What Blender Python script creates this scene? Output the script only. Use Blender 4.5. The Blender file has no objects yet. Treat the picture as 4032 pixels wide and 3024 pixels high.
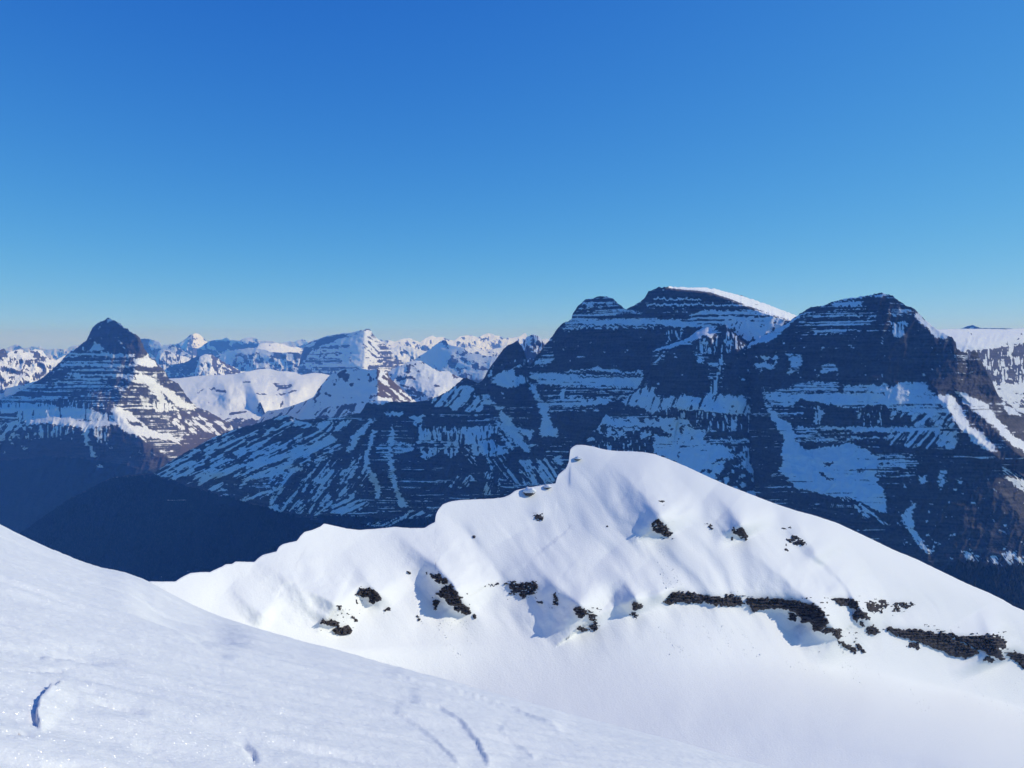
import bpy, math
import numpy as np

# ------------------------------------------------------------------ camera, sky, sun, exposure
sc = bpy.context.scene
col = sc.collection
F_Q = 3046.0            # focal length in photo pixels (4032 wide)
CXQ, CYQ, HOR = 2016.0, 1512.0, 1340.0
PITCH = math.atan((CYQ - HOR) / F_Q)
SUN_AZ, SUN_EL = math.radians(80), math.radians(29.5)     # azimuth clockwise from the view direction (+Y)

cam_d = bpy.data.cameras.new('camera')
cam_d.sensor_width = 36.0
cam_d.lens = 36.0 * F_Q / 4032.0
cam_d.clip_start = 0.2
cam_d.clip_end = 200000.0
cam = bpy.data.objects.new('camera', cam_d)
col.objects.link(cam)
cam.location = (0, 0, 0)
cam.rotation_euler = (math.pi / 2 - PITCH, 0, 0)
sc.camera = cam

SKY_CURVE = ((3.3, 1.25, 2.7, .014), (3.65, 1.0, 3.6, .07), (5.8, 1.0, 6.0, 0.0))
w = bpy.data.worlds.new('World')
sc.world = w
w.use_nodes = True
nt = w.node_tree
nt.nodes.clear()
sky = nt.nodes.new('ShaderNodeTexSky')
sky.sky_type = 'NISHITA'
sky.sun_disc = False
sky.sun_elevation = SUN_EL
sky.sun_rotation = SUN_AZ
sky.altitude = 2800
sky.air_density = 0.7
sky.dust_density = 0.0
sky.ozone_density = 10.0
# the deep blue of the camera's rendering of high-altitude sky: one response curve per channel, the same everywhere
sep = nt.nodes.new('ShaderNodeSeparateColor'); cmb = nt.nodes.new('ShaderNodeCombineColor')
nt.links.new(sky.outputs[0], sep.inputs[0])
def wm(op, a, b):
    n = nt.nodes.new('ShaderNodeMath'); n.operation = op
    for i, v in enumerate((a, b)):
        if isinstance(v, (int, float)): n.inputs[i].default_value = v
        else: nt.links.new(v, n.inputs[i])
    return n.outputs[0]
for ch, (gain, power, knee, toe) in enumerate(SKY_CURVE):
    x_ = wm('MULTIPLY', sep.outputs[ch], .1)
    num = wm('MULTIPLY', wm('POWER', x_, power), gain * 10)
    nt.links.new(wm('MAXIMUM', wm('SUBTRACT', wm('DIVIDE', num, wm('ADD', wm('MULTIPLY', x_, knee), 1.0)), toe * 10), 0.0), cmb.inputs[ch])
bg = nt.nodes.new('ShaderNodeBackground')
bg.inputs['Strength'].default_value = 0.092
wo = nt.nodes.new('ShaderNodeOutputWorld')
nt.links.new(cmb.outputs[0], bg.inputs['Color'])
nt.links.new(bg.outputs[0], wo.inputs['Surface'])

sun_d = bpy.data.lights.new('sun', 'SUN')
sun_d.energy = 2.65
sun_d.angle = math.radians(0.53)
sun_d.color = (1.0, 0.94, 0.81)
sun = bpy.data.objects.new('sun', sun_d)
col.objects.link(sun)
from mathutils import Vector
sdir = Vector((math.sin(SUN_AZ) * math.cos(SUN_EL), math.cos(SUN_AZ) * math.cos(SUN_EL), math.sin(SUN_EL)))
sun.rotation_euler = sdir.to_track_quat('Z', 'Y').to_euler()

vs = sc.view_settings
vs.view_transform = 'Standard'
vs.look = 'None'
vs.exposure = 0.13
vs.gamma = 1.0
vs.use_curve_mapping = False
sc.cycles.volume_bounces = 3
sc.cycles.max_bounces = 6
sc.cycles.diffuse_bounces = 3

# ------------------------------------------------------------------ helpers
def tag(o, label=None, cat=None, group=None, kind=None):
    if label: o['label'] = label
    if cat: o['category'] = cat
    if group: o['group'] = group
    if kind: o['kind'] = kind
    return o

def _hash(ix, iy, seed):
    h = (ix.astype(np.int64) * 374761393 + iy.astype(np.int64) * 668265263 + seed * 144665557) & 0xFFFFFFFF
    h = ((h ^ (h >> 13)) * 1274126177) & 0xFFFFFFFF
    h = (h ^ (h >> 16)) & 0xFFFFFF
    return h / float(0xFFFFFF)

def vnoise(x, y, seed=0):
    x, y = np.broadcast_arrays(np.asarray(x, float), np.asarray(y, float))
    ix = np.floor(x); iy = np.floor(y)
    fx = x - ix; fy = y - iy
    fx = fx * fx * fx * (fx * (fx * 6 - 15) + 10); fy = fy * fy * fy * (fy * (fy * 6 - 15) + 10)
    a = _hash(ix, iy, seed); b = _hash(ix + 1, iy, seed)
    c = _hash(ix, iy + 1, seed); d = _hash(ix + 1, iy + 1, seed)
    return (a * (1 - fx) + b * fx) * (1 - fy) + (c * (1 - fx) + d * fx) * fy - 0.5

def fbm(x, y, seed=0, octv=4, gain=0.5):
    t = 0; a = 1.0; n = 0
    for k in range(octv):
        t = t + a * vnoise(np.asarray(x) * 2 ** k + 17.3 * k, np.asarray(y) * 2 ** k - 9.1 * k, seed + k * 7)
        n += a * a; a *= gain
    return t / math.sqrt(n) * 1.25

def ridged(x, y, seed=0, octv=4, gain=0.5):
    t = 0; a = 1.0; n = 0
    for k in range(octv):
        v = 1 - np.abs(vnoise(np.asarray(x) * 2 ** k + 3.7 * k, np.asarray(y) * 2 ** k + 5.2 * k, seed + k * 11)) * 2.6
        t = t + a * v; n += a; a *= gain
    return t / n

def sstep(a, b, x):
    t = np.clip((x - a) / (b - a), 0, 1)
    return t * t * (3 - 2 * t)

def blur(a, sig, axis):
    if sig <= 0: return a
    r = max(1, int(sig * 2.5)); k = np.exp(-0.5 * (np.arange(-r, r + 1) / sig) ** 2); k /= k.sum()
    pad = [(0, 0)] * a.ndim; pad[axis] = (r, r)
    b = np.pad(a, pad, mode='edge')
    n = a.shape[axis]
    out = np.zeros_like(a)
    for i, wt in enumerate(k):
        sl = [slice(None)] * a.ndim; sl[axis] = slice(i, i + n)
        out += wt * b[tuple(sl)]
    return out

def inside(poly, x, y):
    res = np.zeros(x.shape, bool)
    n = len(poly)
    for i in range(n):
        x0, y0 = poly[i]; x1, y1 = poly[(i + 1) % n]
        if y0 == y1: continue
        c = ((y0 > y) != (y1 > y))
        res ^= c & (x < (x1 - x0) * (y - y0) / (y1 - y0) + x0)
    return res

def view(x0, y0, s):
    return lambda pts: [(x0 + a * s, y0 + b * s) for a, b in pts]
V1 = view(0, 1150, .6103); V2 = view(1100, 1150, .6103); V3 = view(1900, 1050, .5425); V4 = view(2832, 1050, .5425)
V5 = view(2800, 1700, .6027); V6 = view(900, 1700, .7233); V7 = view(0, 2024, .6031); V8 = view(1200, 2224, .7233)
V9 = view(2100, 1700, .5425); V10 = view(2832, 2124, .5425); V11 = view(1150, 1230, .4747); V12 = view(500, 1230, .3617)
ID = lambda pts: pts

def ray(qx, qy):
    cx = (np.asarray(qx, float) - CXQ) / F_Q; cz = (CYQ - np.asarray(qy, float)) / F_Q
    c, s = math.cos(PITCH), math.sin(PITCH)
    dy = c + cz * s; dz = -s + cz * c
    return cx / dy, dz / dy          # X, m per unit of forward distance

def grid_faces(nr, nc):
    i = np.arange((nr - 1) * (nc - 1)); r = i // (nc - 1); c = i % (nc - 1)
    a = r * nc + c
    return np.stack([a, a + nc, a + nc + 1, a + 1], 1)

def mesh_obj(name, verts, faces, mat, parent=None, attrs=None, smooth=True):
    me = bpy.data.meshes.new(name)
    verts = np.ascontiguousarray(verts, np.float32); faces = np.ascontiguousarray(faces, np.int32)
    k = faces.shape[1]
    me.vertices.add(len(verts)); me.vertices.foreach_set('co', verts.ravel())
    me.loops.add(faces.size); me.loops.foreach_set('vertex_index', faces.ravel())
    me.polygons.add(len(faces))
    me.polygons.foreach_set('loop_start', np.arange(0, faces.size, k, dtype=np.int32))
    if smooth: me.polygons.foreach_set('use_smooth', np.ones(len(faces), bool))
    me.update(calc_edges=True)
    for an, av in (attrs or {}).items():
        at = me.attributes.new(an, 'FLOAT', 'POINT'); at.data.foreach_set('value', np.ascontiguousarray(av, np.float32).ravel())
    me.materials.append(mat)
    o = bpy.data.objects.new(name, me); col.objects.link(o)
    if parent: o.parent = parent
    return o

# ------------------------------------------------------------------ materials
def N(nt, typ, **kw):
    n = nt.nodes.new(typ)
    for k, v in kw.items():
        if k in n.inputs: n.inputs[k].default_value = v
        else: setattr(n, k, v)
    return n

def mountain_mat(name, rock_a, rock_b, fine, snow_col=(.87, .885, .85, 1), forest_col=(.012, .022, .016, 1)):
    m = bpy.data.materials.new(name); m.use_nodes = True
    t = m.node_tree; t.nodes.clear(); L = t.links.new
    out = N(t, 'ShaderNodeOutputMaterial'); bs = N(t, 'ShaderNodeBsdfPrincipled', Roughness=0.85)
    bs.inputs['Specular IOR Level'].default_value = 0.15
    L(bs.outputs[0], out.inputs['Surface'])
    tc = N(t, 'ShaderNodeTexCoord')
    at = N(t, 'ShaderNodeAttribute', attribute_name='snow')
    fo = N(t, 'ShaderNodeAttribute', attribute_name='forest')
    br = N(t, 'ShaderNodeAttribute', attribute_name='brown')
    n1 = N(t, 'ShaderNodeTexNoise', Scale=1.0 / fine, Detail=5.0, Roughness=.6); L(tc.outputs['Object'], n1.inputs['Vector'])
    mp = N(t, 'ShaderNodeMapping'); mp.inputs['Scale'].default_value = (1 / (fine * 14), 1 / (fine * 14), 1 / (fine * .8)); L(tc.outputs['Object'], mp.inputs['Vector'])
    n2 = N(t, 'ShaderNodeTexNoise', Scale=1.0, Detail=4.0, Roughness=.6); L(mp.outputs[0], n2.inputs['Vector'])
    mx = N(t, 'ShaderNodeMath', operation='MULTIPLY_ADD'); mx.inputs[1].default_value = .5
    ad = N(t, 'ShaderNodeMath', operation='ADD'); L(n1.outputs['Fac'], ad.inputs[0]); L(n2.outputs['Fac'], ad.inputs[1])
    hf = N(t, 'ShaderNodeMath', operation='MULTIPLY'); hf.inputs[1].default_value = .5; L(ad.outputs[0], hf.inputs[0])
    cr = N(t, 'ShaderNodeValToRGB'); cr.color_ramp.elements[0].position = .36; cr.color_ramp.elements[1].position = .66
    cr.color_ramp.elements[0].color = rock_a; cr.color_ramp.elements[1].color = rock_b; L(hf.outputs[0], cr.inputs[0])
    mb = N(t, 'ShaderNodeMix', data_type='RGBA'); L(br.outputs['Fac'], mb.inputs['Factor']); L(cr.outputs[0], mb.inputs['A']); mb.inputs['B'].default_value = (.125, .09, .076, 1)
    mf = N(t, 'ShaderNodeMix', data_type='RGBA'); L(fo.outputs['Fac'], mf.inputs['Factor']); L(mb.outputs['Result'], mf.inputs['A']); mf.inputs['B'].default_value = forest_col
    # snow edge broken up by fine noise
    sa = N(t, 'ShaderNodeMath', operation='MULTIPLY_ADD'); sa.inputs[1].default_value = .5; L(n1.outputs['Fac'], sa.inputs[0]); L(at.outputs['Fac'], sa.inputs[2])
    rr = N(t, 'ShaderNodeMapRange', interpolation_type='SMOOTHSTEP'); rr.inputs['From Min'].default_value = .55; rr.inputs['From Max'].default_value = .95; L(sa.outputs[0], rr.inputs['Value'])
    ms = N(t, 'ShaderNodeMix', data_type='RGBA'); L(rr.outputs[0], ms.inputs['Factor']); L(mf.outputs['Result'], ms.inputs['A']); ms.inputs['B'].default_value = snow_col
    L(ms.outputs['Result'], bs.inputs['Base Color'])
    bu = N(t, 'ShaderNodeBump', Strength=.5, Distance=fine * .5)
    L(hf.outputs[0], bu.inputs['Height']); 
    inv = N(t, 'ShaderNodeMath', operation='MULTIPLY_ADD'); inv.inputs[1].default_value = -.8; inv.inputs[2].default_value = .9
    L(rr.outputs[0], inv.inputs[0]); L(inv.outputs[0], bu.inputs['Strength'])
    L(bu.outputs[0], bs.inputs['Normal'])
    return m

MAT_MAIN = mountain_mat('layered_rock_and_snow', (.028, .026, .026, 1), (.125, .112, .104, 1), 14.0)
MAT_FAR = mountain_mat('distant_rock_and_snow', (.05, .045, .043, 1), (.12, .10, .09, 1), 60.0)

def snow_mat(name, grain, glitter):
    m = bpy.data.materials.new(name); m.use_nodes = True
    t = m.node_tree; t.nodes.clear(); L = t.links.new
    out = N(t, 'ShaderNodeOutputMaterial'); bs = N(t, 'ShaderNodeBsdfPrincipled', Roughness=.6)
    bs.inputs['Specular IOR Level'].default_value = .25
    bs.inputs['Base Color'].default_value = (.86, .875, .89, 1)
    tc = N(t, 'ShaderNodeTexCoord')
    n1 = N(t, 'ShaderNodeTexNoise', Scale=1 / grain, Detail=2.5 if glitter else 5.0, Roughness=.55); L(tc.outputs['Object'], n1.inputs['Vector'])
    cr = N(t, 'ShaderNodeMix', data_type='RGBA'); cr.inputs['A'].default_value = (.86, .86, .785, 1); cr.inputs['B'].default_value = (.925, .925, .855, 1)
    L(n1.outputs['Fac'], cr.inputs['Factor']); L(cr.outputs['Result'], bs.inputs['Base Color'])
    bu = N(t, 'ShaderNodeBump', Strength=.3 if glitter else .3, Distance=grain * .6); L(n1.outputs['Fac'], bu.inputs['Height']); L(bu.outputs[0], bs.inputs['Normal'])
    if glitter:
        vo = N(t, 'ShaderNodeTexVoronoi', Scale=glitter); L(tc.outputs['Object'], vo.inputs['Vector'])
        sub = N(t, 'ShaderNodeVectorMath', operation='SUBTRACT'); sub.inputs[1].default_value = (.5, .5, .5); L(vo.outputs['Color'], sub.inputs[0])
        ge = N(t, 'ShaderNodeNewGeometry')
        sc2 = N(t, 'ShaderNodeVectorMath', operation='SCALE'); sc2.inputs['Scale'].default_value = 2.2; L(sub.outputs[0], sc2.inputs[0])
        av = N(t, 'ShaderNodeVectorMath', operation='ADD'); L(ge.outputs['Normal'], av.inputs[0]); L(sc2.outputs[0], av.inputs[1])
        nv = N(t, 'ShaderNodeVectorMath', operation='NORMALIZE'); L(av.outputs[0], nv.inputs[0])
        gl = N(t, 'ShaderNodeBsdfGlossy', Roughness=.25); L(nv.outputs[0], gl.inputs['Normal']); gl.inputs['Color'].default_value = (1, 1, 1, 1)
        ms = N(t, 'ShaderNodeMixShader'); ms.inputs[0].default_value = .05
        L(bs.outputs[0], ms.inputs[1]); L(gl.outputs[0], ms.inputs[2]); L(ms.outputs[0], out.inputs['Surface'])
    else:
        L(bs.outputs[0], out.inputs['Surface'])
    return m

MAT_SNOW_NEAR = snow_mat('sparkling_wind_crust', .05, 150.0)
MAT_SNOW_RIDGE = snow_mat('smooth_slope_snow', 1.2, 0)

def rock_mat():
    m = bpy.data.materials.new('dark_layered_outcrop'); m.use_nodes = True
    t = m.node_tree; t.nodes.clear(); L = t.links.new
    out = N(t, 'ShaderNodeOutputMaterial'); bs = N(t, 'ShaderNodeBsdfPrincipled', Roughness=.9)
    bs.inputs['Specular IOR Level'].default_value = .2
    L(bs.outputs[0], out.inputs['Surface'])
    tc = N(t, 'ShaderNodeTexCoord')
    mp = N(t, 'ShaderNodeMapping'); mp.inputs['Scale'].default_value = (.12, .12, 1.6); L(tc.outputs['Object'], mp.inputs['Vector'])
    n2 = N(t, 'ShaderNodeTexNoise', Scale=1.0, Detail=5.0, Roughness=.65); L(mp.outputs[0], n2.inputs['Vector'])
    n1 = N(t, 'ShaderNodeTexNoise', Scale=.7, Detail=6.0, Roughness=.65); L(tc.outputs['Object'], n1.inputs['Vector'])
    ad = N(t, 'ShaderNodeMath', operation='ADD'); L(n1.outputs['Fac'], ad.inputs[0]); L(n2.outputs['Fac'], ad.inputs[1])
    cr = N(t, 'ShaderNodeValToRGB'); e = cr.color_ramp.elements; e[0].position = .4; e[1].position = .72
    e[0].color = (.012, .011, .011, 1); e[1].color = (.19, .162, .145, 1)
    hf = N(t, 'ShaderNodeMath', operation='MULTIPLY'); hf.inputs[1].default_value = .5; L(ad.outputs[0], hf.inputs[0])
    L(hf.outputs[0], cr.inputs[0]); L(cr.outputs[0], bs.inputs['Base Color'])
    bu = N(t, 'ShaderNodeBump', Strength=1.0, Distance=.8); L(ad.outputs[0], bu.inputs['Height']); L(bu.outputs[0], bs.inputs['Normal'])
    return m
MAT_ROCK = rock_mat()

# ------------------------------------------------------------------ terrain sheets: a mountain side as a relief that falls from its crest toward the viewer's valley
class Canvas:
    def __init__(s, qx, qy, seed, base, warp):
        s.qx, s.qy, s.seed = qx, qy, seed
        s.p = np.full(qx.shape, float(base)); s.S = np.full(qx.shape, np.nan)
        s.forest = np.zeros(qx.shape); s.brown = np.zeros(qx.shape); s.style = np.zeros(qx.shape, int); s.dz = np.zeros(qx.shape)
        s.wx = qx + warp * (14 * fbm(qx / 45, qy / 6, seed + 1, 3) + 4 * vnoise(qx / 8, qy / 4, seed + 2))
        s.wy = qy + warp * (9 * fbm(qx / 8, qy / 40, seed + 3, 3) + 6 * fbm(qx / 45, qy / 20, seed + 4, 2))
    def sel(s, poly, raw=False):
        X, Y = (s.qx, s.qy) if raw else (s.wx, s.wy)
        xs = [a for a, b in poly]; ys = [b for a, b in poly]
        bb = (X >= min(xs)) & (X <= max(xs)) & (Y >= min(ys)) & (Y <= max(ys))
        r = np.zeros(X.shape, bool)
        idx = np.nonzero(bb)
        if len(idx[0]): r[idx] = inside(poly, X[idx], Y[idx])
        return r
    def fill(s, poly, p=None, S=None, style=None, forest=None, brown=None, raw=False):
        m = s.sel(poly, raw)
        if p is not None: s.p[m] = p
        if S is not None: s.S[m] = S
        if style is not None: s.style[m] = style
        if forest is not None: s.forest[m] = forest
        if brown is not None: s.brown[m] = brown
        return m
    def noise(s, k):
        x, y, sd = s.qx, s.qy, s.seed + 50 + 10 * k
        if k == 0:                                                                                           # ledges that follow the strata
            yy = y + 7 * fbm(x / 260, y / 300, sd + 5, 2) + 2.5 * fbm(x / 40, y / 60, sd + 6, 2)
            gate = np.clip(.9 + 1.1 * fbm(x / 170, y / 90, sd + 8, 2), .3, 1.5)
            return gate * (.70 * fbm(x / 420, yy / 5.4, sd, 3, .8) + .36 * fbm(x / 90, yy / 3.0, sd + 1, 2)) + .34 * fbm(x / 13, y / 8, sd + 3, 3)
        if k == 1: return .8 * fbm(x / 7, y / 42, sd, 3, .6) + .35 * fbm(x / 14, y / 10, sd + 3, 3)         # gullies straight down
        if k == 2: return .9 * fbm(x / 22, y / 18, sd, 5, .6)                                               # patches
        ang = {3: (-.62, .78), 4: (-.90, .43), 5: (.6, .8), 6: (-.35, .94), 7: (.78, .62)}[k]
        u = x * ang[0] + y * ang[1]; v = -x * ang[1] + y * ang[0]
        return .85 * fbm(v / 10, u / 75, sd, 4, .6) + .4 * fbm(x / 16, y / 10, sd + 3, 3)
    def snow(s, amp=1.0, soft=.14):
        n = np.zeros(s.qx.shape)
        for k in np.unique(s.style):
            m = s.style == k
            n[m] = s.noise(int(k))[m]
        return sstep(.5 - soft, .5 + soft, s.p + n * amp)

def dist_line(x, y, pts):
    """signed distance to a polyline (positive to the screen right of a line drawn downward), and the parameter 0..1 along it"""
    best = np.full(x.shape, 1e9); sg = np.zeros(x.shape); par = np.zeros(x.shape)
    ln = [math.hypot(pts[i + 1][0] - pts[i][0], pts[i + 1][1] - pts[i][1]) for i in range(len(pts) - 1)]
    tot = sum(ln); acc = 0
    for i in range(len(pts) - 1):
        ax, ay = pts[i]; bx, by = pts[i + 1]
        dx, dy = bx - ax, by - ay; L2 = dx * dx + dy * dy
        t = np.clip(((x - ax) * dx + (y - ay) * dy) / L2, 0, 1)
        ex = x - (ax + t * dx); ey = y - (ay + t * dy)
        d = np.hypot(ex, ey); c = dx * ey - dy * ex
        m = d < best
        best[m] = d[m]; sg[m] = np.where(c < 0, 1, -1)[m]; par[m] = ((acc + t * ln[i]) / tot)[m]
        acc += ln[i]
    return best * sg, par

FLOOR_Z = -2600.0
class Sheet:
    pass

def sheet(name, skyline, bottom, d0, mat, sx=3.0, sy=3.0, seed=1, base=.2, warp=1.0, paint=None, S_rock=2.3, S_snow=.85,
          relief=(0, 60), jag=1.5, ribs=(), residual=.5, amp=1.0, back=1.0, post=None, skirt=True, hblur=60, build=True, soft=.14, vhp=60, refblur=160, ribk=1.0, local=False, steep=None, relief_v=1.7, relief_oct=5):
    xs = np.array([a for a, b in skyline]); ys = np.array([b for a, b in skyline])
    x0, x1 = xs.min(), xs.max()
    # a crest that steps back on itself is followed along its length
    ln = np.concatenate([[0], np.cumsum(np.hypot(np.diff(xs), np.diff(ys) * .35))])
    nc = int(ln[-1] / sx) + 2
    u = np.linspace(0, ln[-1], nc)
    cx = np.interp(u, ln, xs); cy = np.interp(u, ln, ys)
    cy = cy + jag * 2.4 * fbm(u / 9, u * 0, seed + 900, 4, .65)
    if callable(bottom): yb = bottom(cx)
    else: yb = np.interp(cx, [a for a, b in bottom], [b for a, b in bottom])
    yb = np.maximum(yb, cy + 6)
    nr = int((yb - cy).max() / sy) + 2
    v = np.linspace(0, 1, nr)[:, None]
    qx = np.repeat(cx[None], nr, 0); qy = cy[None] + (yb - cy)[None] * v
    C = Canvas(qx, qy, seed, base, warp)
    if paint: paint(C)
    snow = C.snow(amp, soft)
    X, m = ray(qx, qy)
    S = S_rock + (S_snow - S_rock) * blur(snow, 1.2, 0)
    if (~np.isnan(C.S)).any():
        ov = ~np.isnan(C.S); wt = blur(blur(ov.astype(float), 1.5, 0), 1.5, 1)
        sv = np.where(ov, C.S, 0); sv = blur(blur(sv, 1.5, 0), 1.5, 1) / np.maximum(wt, 1e-6)
        S = S * (1 - wt) + sv * wt
    dd = np.interp(cx, [a for a, b in d0], [b for a, b in d0]) if not callable(d0) else d0(cx)
    ux = np.linspace(x0, x1, 600); ustep = (x1 - x0) / 599.0
    dd = np.interp(cx, ux, blur(np.interp(ux, cx, dd), min(130 / ustep, 100), 0))
    dm = np.diff(m, axis=0)
    Sm = .5 * (S[1:] + S[:-1]) - .5 * (m[1:] + m[:-1])
    S_mean = float(np.mean(S[: max(3, nr // 3)]))
    I = np.concatenate([np.zeros((1, nc)), np.cumsum(dm / np.maximum(Sm, .08), 0)], 0)
    # depth is tied to a smooth line near the crest, so steps in the crest do not become folds in the face
    ux = np.linspace(x0, x1, 600); ustep = (x1 - x0) / 599.0
    ref = np.interp(cx, ux, blur(np.interp(ux, cx, cy), min(refblur / ustep, 110), 0))
    Iref = np.empty(nc)
    mref = ray(cx, ref)[1]
    for j in range(nc):
        if ref[j] <= cy[j]: Iref[j] = (mref[j] - m[0, j]) / max(S_mean - mref[j], .1)
        else: Iref[j] = np.interp(ref[j], qy[:, j], I[:, j])
    Iref = np.where(ref > cy, np.minimum(Iref, 0), np.maximum(Iref, 0))
    Iref = np.interp(cx, ux, blur(np.interp(ux, cx, Iref), 14 / ustep, 0))
    lnd = np.log(dd)[None] + I - Iref[None]
    # large form and local ledges are separated on an even grid, so that a ragged crest leaves no folds
    Lm = np.log(dd)[None] - np.log(np.maximum(S_mean - m, .05)) + np.log(np.maximum(S_mean - mref, .05))[None]
    e = lnd - Lm
    e0 = e[: max(3, nr // 12)].mean(0)
    e = e - (e0 - np.interp(cx, ux, blur(np.interp(ux, cx, e0), 26 / ustep, 0)))[None]
    gy_ = np.arange(cy.min(), yb.max() + sy * 2, sy * 1.6); gx_ = np.arange(x0, x1 + sx * 2, sx * 1.6)
    E = np.stack([np.interp(gy_, qy[:, j], e[:, j]) for j in range(nc)], 1)
    ci = np.clip(np.interp(gx_, cx, np.arange(nc)), 0, nc - 1.001); c0 = ci.astype(int); fc = ci - c0
    E = E[:, c0] * (1 - fc) + E[:, c0 + 1] * fc
    lo = blur(blur(E, hblur / (sx * 1.6), 1), 1.2, 0)
    vb = blur(E - lo, vhp / (sy * 1.6), 0)
    def back_to(A):
        fx = np.clip((qx - gx_[0]) / (sx * 1.6), 0, A.shape[1] - 1.001); fy = np.clip((qy - gy_[0]) / (sy * 1.6), 0, A.shape[0] - 1.001)
        ix = fx.astype(int); iy = fy.astype(int); fx = fx - ix; fy = fy - iy
        return (A[iy, ix] * (1 - fx) + A[iy, ix + 1] * fx) * (1 - fy) + (A[iy + 1, ix] * (1 - fx) + A[iy + 1, ix + 1] * fx) * fy
    if local:
        big = blur(E, 200 / (sx * 1.6), 1); loc = lo - big
        lnd = Lm + back_to(big + loc - blur(loc, vhp / (sy * 1.6), 0))
    else:
        lo_s = back_to(lo)
        lnd = Lm + lo_s + residual * blur(e - lo_s - back_to(vb), 2.2, 1)
    d = np.exp(lnd)
    px_m = d / F_Q
    if relief[0]:
        fall = sstep(0, 40, qy - cy[None])
        d = d - px_m * relief[0] * relief[1] * (ridged((qx + .35 * qy) / relief[1] + .5 * fbm(qx / 90, qy / 90, seed + 310, 2), (qy - .2 * qx) / (relief[1] * relief_v), seed + 300, relief_oct, .55) - .35) * (.25 + .75 * fall)
    for pts, a0, a1, wl, wr in ribs:
        sd, par = dist_line(qx, qy, pts)
        sd = sd + 6 * fbm(qx / 40, qy / 40, seed + 77, 3)
        sr = np.sign(sd) * (np.sqrt(sd * sd + 49.0) - 7.0)
        prof = np.where(sr < 0, np.clip(1 + sr / wl, 0, 1) ** 1.3, np.clip(1 - sr / wr, 0, 1) ** 1.3)
        d = d - (a0 + (a1 - a0) * par) * prof * ribk * (sstep(1.0, .72, par) if ribk > 1 else 1.0)
    if post: d = post(C, d)
    if steep:
        Se = d[1:] * np.diff(m, axis=0) / np.minimum(np.diff(d, axis=0), -1e-3)
        Se = blur(np.concatenate([Se[:1], Se], 0), .8, 0)
        snow = snow * sstep(steep[1], steep[0], np.abs(Se) + .5 * fbm(qx / 8, qy / 8, seed + 500, 3) + (d[0:1] * 0))
    R = Sheet(); R.qx, R.qy, R.d, R.snow, R.C, R.X, R.m, R.cx, R.cy = qx, qy, d, snow, C, X, m, cx, cy
    P = np.stack([d * X, d, d * m], -1)
    rows = [P]; at = {'snow': [snow], 'forest': [C.forest], 'brown': [C.brown]}
    # the far side of the crest
    top = P[0]; bk = []
    hgt = np.maximum((yb - cy) * dd / F_Q, 30)
    for f in (1.0, .45, .16, .04):
        r = top.copy(); r[:, 1] += f * hgt * 1.1 * back; r[:, 0] += f * hgt * 1.1 * back * X[0]; r[:, 2] -= f * f * .5 * hgt * back + f * hgt * .25 * back
        bk.append(r)
    rows = [np.array(bk)] + rows
    for k, val in (('snow', 1.0), ('forest', 0), ('brown', 0)): at[k].insert(0, np.full((4, nc), val) if k != 'snow' else np.repeat(snow[0][None] * .5 + .5, 4, 0))
    if skirt:
        lastp = P[-1]; sk = []
        for f in (.08, .35, 1.0):
            r = lastp.copy(); drop = (lastp[:, 2] - FLOOR_Z) * f; r[:, 2] -= drop; r[:, 1] -= drop * 1.1
            sk.append(r)
        rows.append(np.array(sk))
        for k in at: at[k].append(np.repeat(at[k][-1][-1][None], 3, 0) * (0 if k == 'snow' else 1))
    G = np.concatenate(rows, 0)
    R.G = G; R.at = {k: np.concatenate(a, 0) for k, a in at.items()}
    if build:
        R.obj = mesh_obj(name, G.reshape(-1, 3), grid_faces(G.shape[0], G.shape[1]), mat, attrs={k: a.ravel() for k, a in R.at.items()})
    return R

# ------------------------------------------------------------------ ground under everything
def lowland():
    n = 60
    a = np.linspace(-1, 1, n); a = np.sign(a) * np.abs(a) ** 2
    gx, gy = np.meshgrid(a * 45000, a * 22800 + 20000)
    z = np.full(gx.shape, FLOOR_Z - 5.0)
    o = mesh_obj('valley_ground', np.stack([gx, gy, z], -1).reshape(-1, 3), grid_faces(n, n), MAT_FAR,
                 attrs={'snow': np.full(n * n, .15), 'forest': np.full(n * n, .8), 'brown': np.zeros(n * n)})
    tag(o, 'dark valley floor far below the peaks', 'valley', kind='structure')
lowland()

# ------------------------------------------------------------------ the great wall and its neighbours
def dwall(off, k=1.0):
    return lambda q: 4510.0 * k / (.64 * ray(q, np.full(np.shape(q), 1340.0))[0] + .82) + off

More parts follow.
